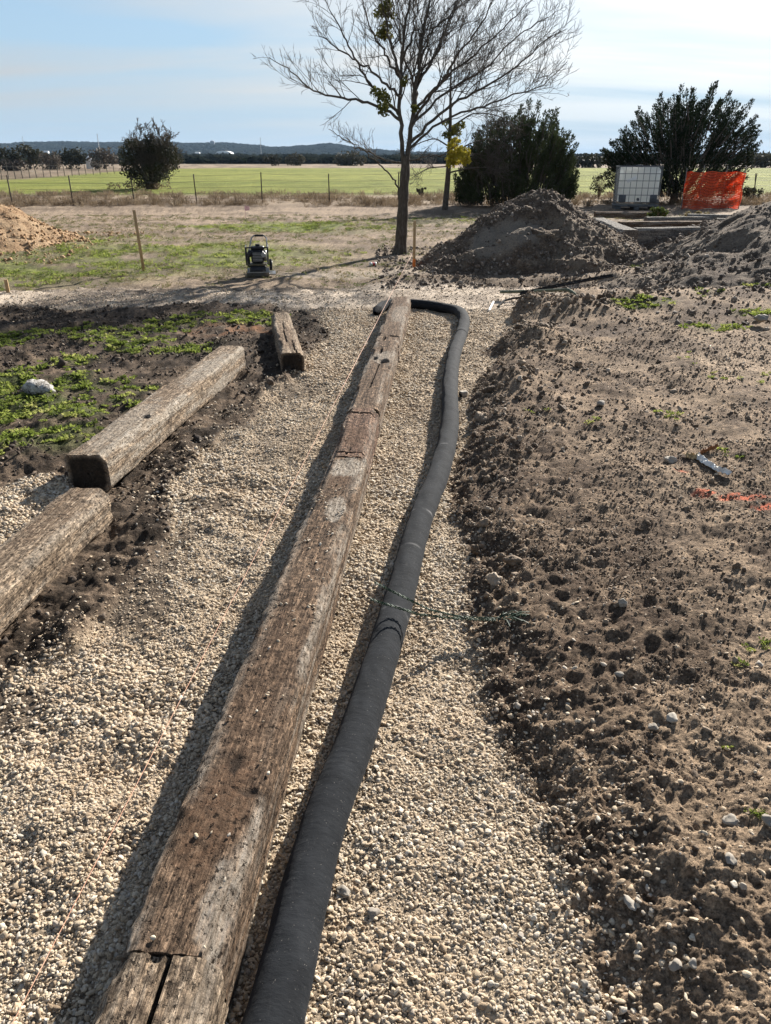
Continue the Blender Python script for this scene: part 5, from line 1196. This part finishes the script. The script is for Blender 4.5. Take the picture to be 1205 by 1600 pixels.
# ================================================================== plate compactor
def compactor():
    MK = plain('black_machine_paint', (.018, .018, .02), .45, 0, .3, 12); MS = plain('scuffed_grey_metal', (.30, .30, .29), .45, .7, .25, 14); MY = plain('dusty_yellow_frame', (.10, .085, .05), .6, .1, .3, 14); MR = plain('black_rubber', (.02, .02, .02), .8, 0, .2, 20)
    p = on(404, 431); root = empty('plate_compactor', p, R(8)); root.scale = (.74,)*3; tag(root, 'black plate compactor with looped handle parked on the lawn', 'compactor')
    MB().add([(-.21, -.25, .09), (.21, -.25, .09), (.21, -.19, .012), (-.21, -.19, .012), (-.21, .22, .012), (.21, .22, .012), (.21, .29, .10), (-.21, .29, .10),
              (-.21, -.25, .105), (.21, -.25, .105), (.21, -.18, .03), (-.21, -.18, .03), (-.21, .21, .03), (.21, .21, .03), (.21, .29, .115), (-.21, .29, .115)],
             [(0, 3, 2, 1), (3, 4, 5, 2), (4, 7, 6, 5), (8, 9, 10, 11), (11, 10, 13, 12), (12, 13, 14, 15), (0, 1, 9, 8), (7, 15, 14, 6), (0, 8, 11, 3), (3, 11, 12, 4), (4, 12, 15, 7), (1, 2, 10, 9), (2, 5, 13, 10), (5, 6, 14, 13)]).build('base_plate', MS, root, False)
    MB().box((0, -.02, .12), (.30, .30, .14), None, .025).build('exciter_housing', MK, root)
    MB().box((0, 0, .22), (.36, .34, .03), None, .008).build('engine_deck', MY, root)
    e = MB().box((.01, 0, .36), (.24, .26, .22), None, .03).build('engine', MK, root)
    for q in range(6): MB().box((.01, -.137, .29+q*.028), (.18, .012, .010)).build('cooling_fin', MS, e)
    MB().box((-.12, -.05, .42), (.10, .18, .12), None, .03).build('air_filter', MK, root)
    MB().box((.02, .04, .50), (.26, .2, .08), None, .03).build('fuel_tank', MK, root)
    MB().disc((.02, .04, .555), (0, 0, 1), .045, .04, 16).build('fuel_cap', MR, root)
    MB().disc((.155, 0, .37), (1, 0, 0), .10, .05, 20).build('recoil_starter', MS, root)
    MB().box((-.165, 0, .30), (.05, .16, .26), None, .02).build('belt_guard', MK, root)
    MB().disc((.12, -.15, .40), (0, 1, 0), .045, .07, 14).build('muffler', MS, root)
    for sx in (-1, 1):
        MB().tube([(sx*.20, -.17, .22), (sx*.205, -.18, .40), (sx*.205, -.15, .53), (sx*.205, .12, .55), (sx*.20, .17, .24)], .013, 8).build('roll_cage', MK, root)
    MB().tube([(-.205, -.15, .53), (.205, -.15, .53)], .012, 8).build('roll_bar', MK, root)
    MB().tube([(-.17, .18, .20), (-.15, .22, .45), (-.09, .34, .66), (-.04, .36, .70), (.14, .36, .70), (.19, .34, .66), (.20, .22, .45), (.19, .18, .20)], .014, 8).build('handle', MS, root)
    MB().tube([(-.03, .36, .70), (.13, .36, .70)], .020, 8).build('handle_grip', MR, root)
    w = MB().disc((.245, .05, .20), (1, 0, 0), .105, .05, 20).build('wheel', MR, root); MB().disc((.268, .05, .20), (1, 0, 0), .065, .02, 16).build('rim', MS, w)
    MB().tube([(.2, .05, .21), (.25, .05, .20)], .012, 6).build('axle', MS, root)
    MB().box((.27, -.02, .055), (.12, .2, .02), Matrix.Rotation(R(10), 3, 'X')).build('step_plate', MS, root)
compactor()

# ================================================================== stakes, string, rods and litter
M_PINE = plain('raw_pine', (.42, .27, .13), .8, 0, .25, 14); M_ORP = plain('orange_marking_paint', (.75, .20, .04), .7, 0, .25, 20)
def stake(label, px, pb, pt, w=.036, painted=False, lean=0.0, group=None):
    p = on(px, pb); top = atY(px, pt, p.y); h = top.z-p.z; root = empty('wooden_stake', p, .3); tag(root, label, 'stake')
    V = MB(); V.box((lean*.5, 0, h/2-.06), (w, w*.85, h+.12), Matrix.Rotation(lean/h if h else 0, 3, 'Y'), .003)
    V.build('shaft', M_PINE, root)
    if painted: MB().box((0, 0, .05), (w*1.1, w*.95, .15), None, .003).build('paint_band', M_ORP, root)
    return p, h
stake('tall bare wooden stake standing on the lawn at the left', 225, 423, 328, .042, False, -.03)
stake('short wooden stake at the left edge by the gravel lane', 13, 457, 437, .04)
ps, hs = stake('wooden stake with orange painted foot beside the bare tree', 647, 418, 345, .034, True)
stake('tiny wooden peg on the far lawn edge', 424, 492, 487, .03)
def string_line():
    k = NT('orange_mason_line', .7, .2); M = k.done(k.ramp(k.noise(k.coord('Object'), 60, 3, .6), [(.3, (.50, .24, .14)), (.7, (.66, .42, .30))]))
    a = Vector((ps.x-.02, ps.y, ps.z+hs*.33)); b_ = at(-12, 1660, .035); pts = []; n = 150
    for i in range(n+1):
        t = i/n; q = a.lerp(b_, t); pts.append(q)
    rad = [.0017 if q.y > 5 else .0010 for q in pts]
    o = MB().tube(pts, rad, 5).build('mason_line', M); tag(o, 'thin orange string line stretched past the timber row', 'string')
string_line()
def twine():
    k = NT('green_twine', .6, .3); M = k.done(k.ramp(k.noise(k.coord('Object'), 40, 3, .6), [(.3, (.012, .03, .018)), (.7, (.05, .085, .045))]))
    root = empty('green_twine', on(776, 972)); tag(root, 'dark green twisted twine lying over the pipe towards the dirt', 'twine'); o0 = Vector(root.location)
    B = on(774, 971, .012)
    def strand(pts, amp, pit, nm, ph=0.0):
        W = [Vector(q)-o0 for q in pts]; P, L = resample([list(q) for q in W], int(max(30, (W[-1]-W[0]).length/.004)))
        out2 = []
        for q in (0, math.pi):
            t = np.linspace(0, L, len(P)); off = np.stack([np.zeros_like(t), amp*np.cos(t/pit*6.283+q+ph), amp*np.sin(t/pit*6.283+q+ph)], 1)
            MB().tube([Vector(v) for v in P+off], .0022, 5).build(nm, M, root)
    e1 = at(585, 910, .19); e2 = at(578, 936, .185); m1 = at(672, 953, .125); m2 = at(655, 960, .125)
    strand([e1, m1, at(720, 964, .07), B], .0028, .035, 'strand'); strand([e2, m2, at(720, 967, .07), B+Vector((0, -.012, 0))], .0028, .03, 'strand', 1.0)
    rg = np.random.default_rng(2)
    for q in range(12):
        a = B+Vector((rg.normal(.02, .03), rg.normal(0, .015), .004)); d = Vector((rg.normal(.03, .04), rg.normal(0, .025), rg.uniform(-.01, .02)))
        MB().tube([a-o0, a+d*.5+Vector((0, 0, .01))-o0, a+d-o0], .0018, 4).build('frayed_end', M, root)
    strand([B, on(800, 966, .02), on(822, 966, .01)], .003, .03, 'strand')
twine()
M_ROD = plain('green_painted_steel', (.11, .125, .09), .85, 0, .35, 18, .1); M_ROD2 = plain('dark_steel_bar', (.03, .03, .03), .9, 0, .3, 18, .08)
def rods():
    def ln(label, pts, rad, mat, prof='rod'):
        P = [on(a, b_, dz) for a, b_, dz in pts]; o0 = P[0].copy(); root = empty('steel_'+prof, o0); tag(root, label, 'steel bar')
        Q, L = resample([list(q-o0) for q in P], 30); MB().tube([Vector(v) for v in Q], rad, 8).build('shaft', mat, root)
        if prof == 'post':
            MB().add([Vector(v)+Vector((0, 0, s_)) for v in Q for s_ in (rad*.7, rad*2.0)], [(2*i, 2*i+2, 2*i+3, 2*i+1) for i in range(len(Q)-1)]).build('flange', mat, root, False)
            for i in range(3, 27, 3): MB().box(Vector(Q[i])+Vector((0, -rad, rad*.6)), (.02, .012, .012)).build('stud', mat, root)
    ln('green grey steel bar with bent end lying across the gravel lane', [(781, 467, .08), (830, 469, .10), (888, 471, .12), (898, 475, .09)], .018, M_ROD)
    ln('long black steel post lying behind the green grey bar', [(812, 472, .09), (860, 466, .12), (905, 460, .15), (955, 453, .17)], .014, M_ROD2, 'post')
    ln('thin black curved bar end beside the white stick', [(778, 482, .02), (787, 477, .05), (800, 474.5, .06), (812, 473.5, .06)], .012, M_ROD2)
rods()
M_WP = plain('white_plastic', (.74, .73, .70), .5, 0, .1, 20)
a, b_ = on(764, 487, .012), on(771, 476, .03); o = MB().tube([a, a.lerp(b_, .5), b_], [.012, .013, .011], 8).build('plastic_stick', M_WP); tag(o, 'short white plastic stick on the gravel right of the pipe bend', 'stick')
p = on(724, 619); root = empty('concrete_block', p, .4); tag(root, 'small pale block lying right of the pipe', 'block')
me = MB().box((0, 0, .018), (.055, .045, .035), None, .006).mesh('block'); obj('block', me, M_ROCK, root); MB().box((-.028, -.012, .012), (.006, .03, .018)).build('dark_patch', M_ROD2, root)  # small dark box low on one side, for the block's dark underside
def litter():
    kf = NT('clear_plastic_film', .3, .5); nn = kf.noise(kf.coord('Object'), 30, 5, .6); film = kf.done(kf.ramp(nn, [(.35, (.5, .48, .43)), (.6, (.82, .8, .74))]), kf.bump(nn, .6, .01))
    tan = plain('tan_paper', (.42, .30, .15), .8, 0, .3, 25); rust = plain('rust_brown_wrapper', (.22, .085, .025), .6, 0, .35, 25)
    p = on(1105, 722); root = empty('plastic_wrapper', p); tag(root, 'torn white plastic wrapper with a rust brown end on the dirt', 'litter')
    def strip(nm, pts, w0, w1, mat, h=.02):
        W = [on(a, c_)-p for a, c_ in pts]; Q, L = resample([list(q) for q in W], 26); V = []; F = []; rg = np.random.default_rng(len(nm)); m = 9
        for i, q in enumerate(Q):
            t = i/25; w = w0+(w1-w0)*t; d = Vector(Q[min(i+1, 25)]-Q[max(i-1, 0)]).normalized(); s_ = d.cross(Vector((0, 0, 1))).normalized()
            for j in range(m):
                u = -1+2*j/(m-1); z = .008+h*math.exp(-u*u*2)*(1+.35*math.sin(t*19+j))+.003*rg.normal(); V.append(Vector(q)+s_*(u*w)+Vector((0, 0, max(.003, z))))
        for i in range(25):
            for j in range(m-1): F.append((i*m+j, i*m+j+1, (i+1)*m+j+1, (i+1)*m+j))
        MB().add(V, F).build(nm, mat, root)
    strip('film', [(1088, 715), (1105, 728), (1122, 738), (1142, 745)], .022, .013, film, .018)
    strip('paper_band', [(1069, 715), (1078, 716), (1090, 718)], .026, .03, tan, .02)
    strip('brown_tail', [(1092, 711), (1105, 706), (1121, 700)], .016, .011, rust, .014)
    p = on(583, 416); root = empty('crushed_can', p, .6); tag(root, 'small crushed red and white can on the lawn near the tree', 'can')
    MB().tube([(-.05, 0, .03), (-.045, 0, .032), (0, .006, .026), (.045, 0, .033), (.05, 0, .031)], [.026, .032, .026, .032, .026], 12).build('body', M_WP, root)
    MB().tube([(-.02, .002, .03), (.02, .005, .029)], [.0325, .0315], 12).build('red_band', plain('red_print', (.45, .03, .03), .4, 0, .2, 20), root)
    p = on(384, 343); o = obj('marker_flag', MB().tube([(0, 0, -.1), (0, 0, .35)], .006, 5).add([(0, 0, .22), (.12, .02, .24), (.12, .03, .33), (0, 0, .35), (0, .004, .22), (.12, .024, .24), (.12, .034, .33), (0, .004, .35)], [(0, 1, 2, 3), (7, 6, 5, 4), (0, 4, 5, 1), (1, 5, 6, 2), (2, 6, 7, 3)]).mesh('marker_flag'), plain('pink_flag', (.75, .45, .45), .6), None, p); tag(o, 'small pinkish marker flag at the far side of the lawn', 'flag')
litter()

# ================================================================== air
def haze():
    m = MB().box((0, 3550, 40), (11400, 7300, 90)).mesh('haze'); mat = bpy.data.materials.new('haze_air'); mat.use_nodes = True; nt = mat.node_tree; nt.nodes.clear()
    out = nt.nodes.new('ShaderNodeOutputMaterial'); v = nt.nodes.new('ShaderNodeVolumePrincipled'); v.inputs['Color'].default_value = (.52, .74, 1, 1); v.inputs['Density'].default_value = .00007; v.inputs['Anisotropy'].default_value = .0
    nt.links.new(v.outputs[0], out.inputs['Volume']); o = obj('haze', m, mat); tag(o, None, None, None, 'stuff')
haze()
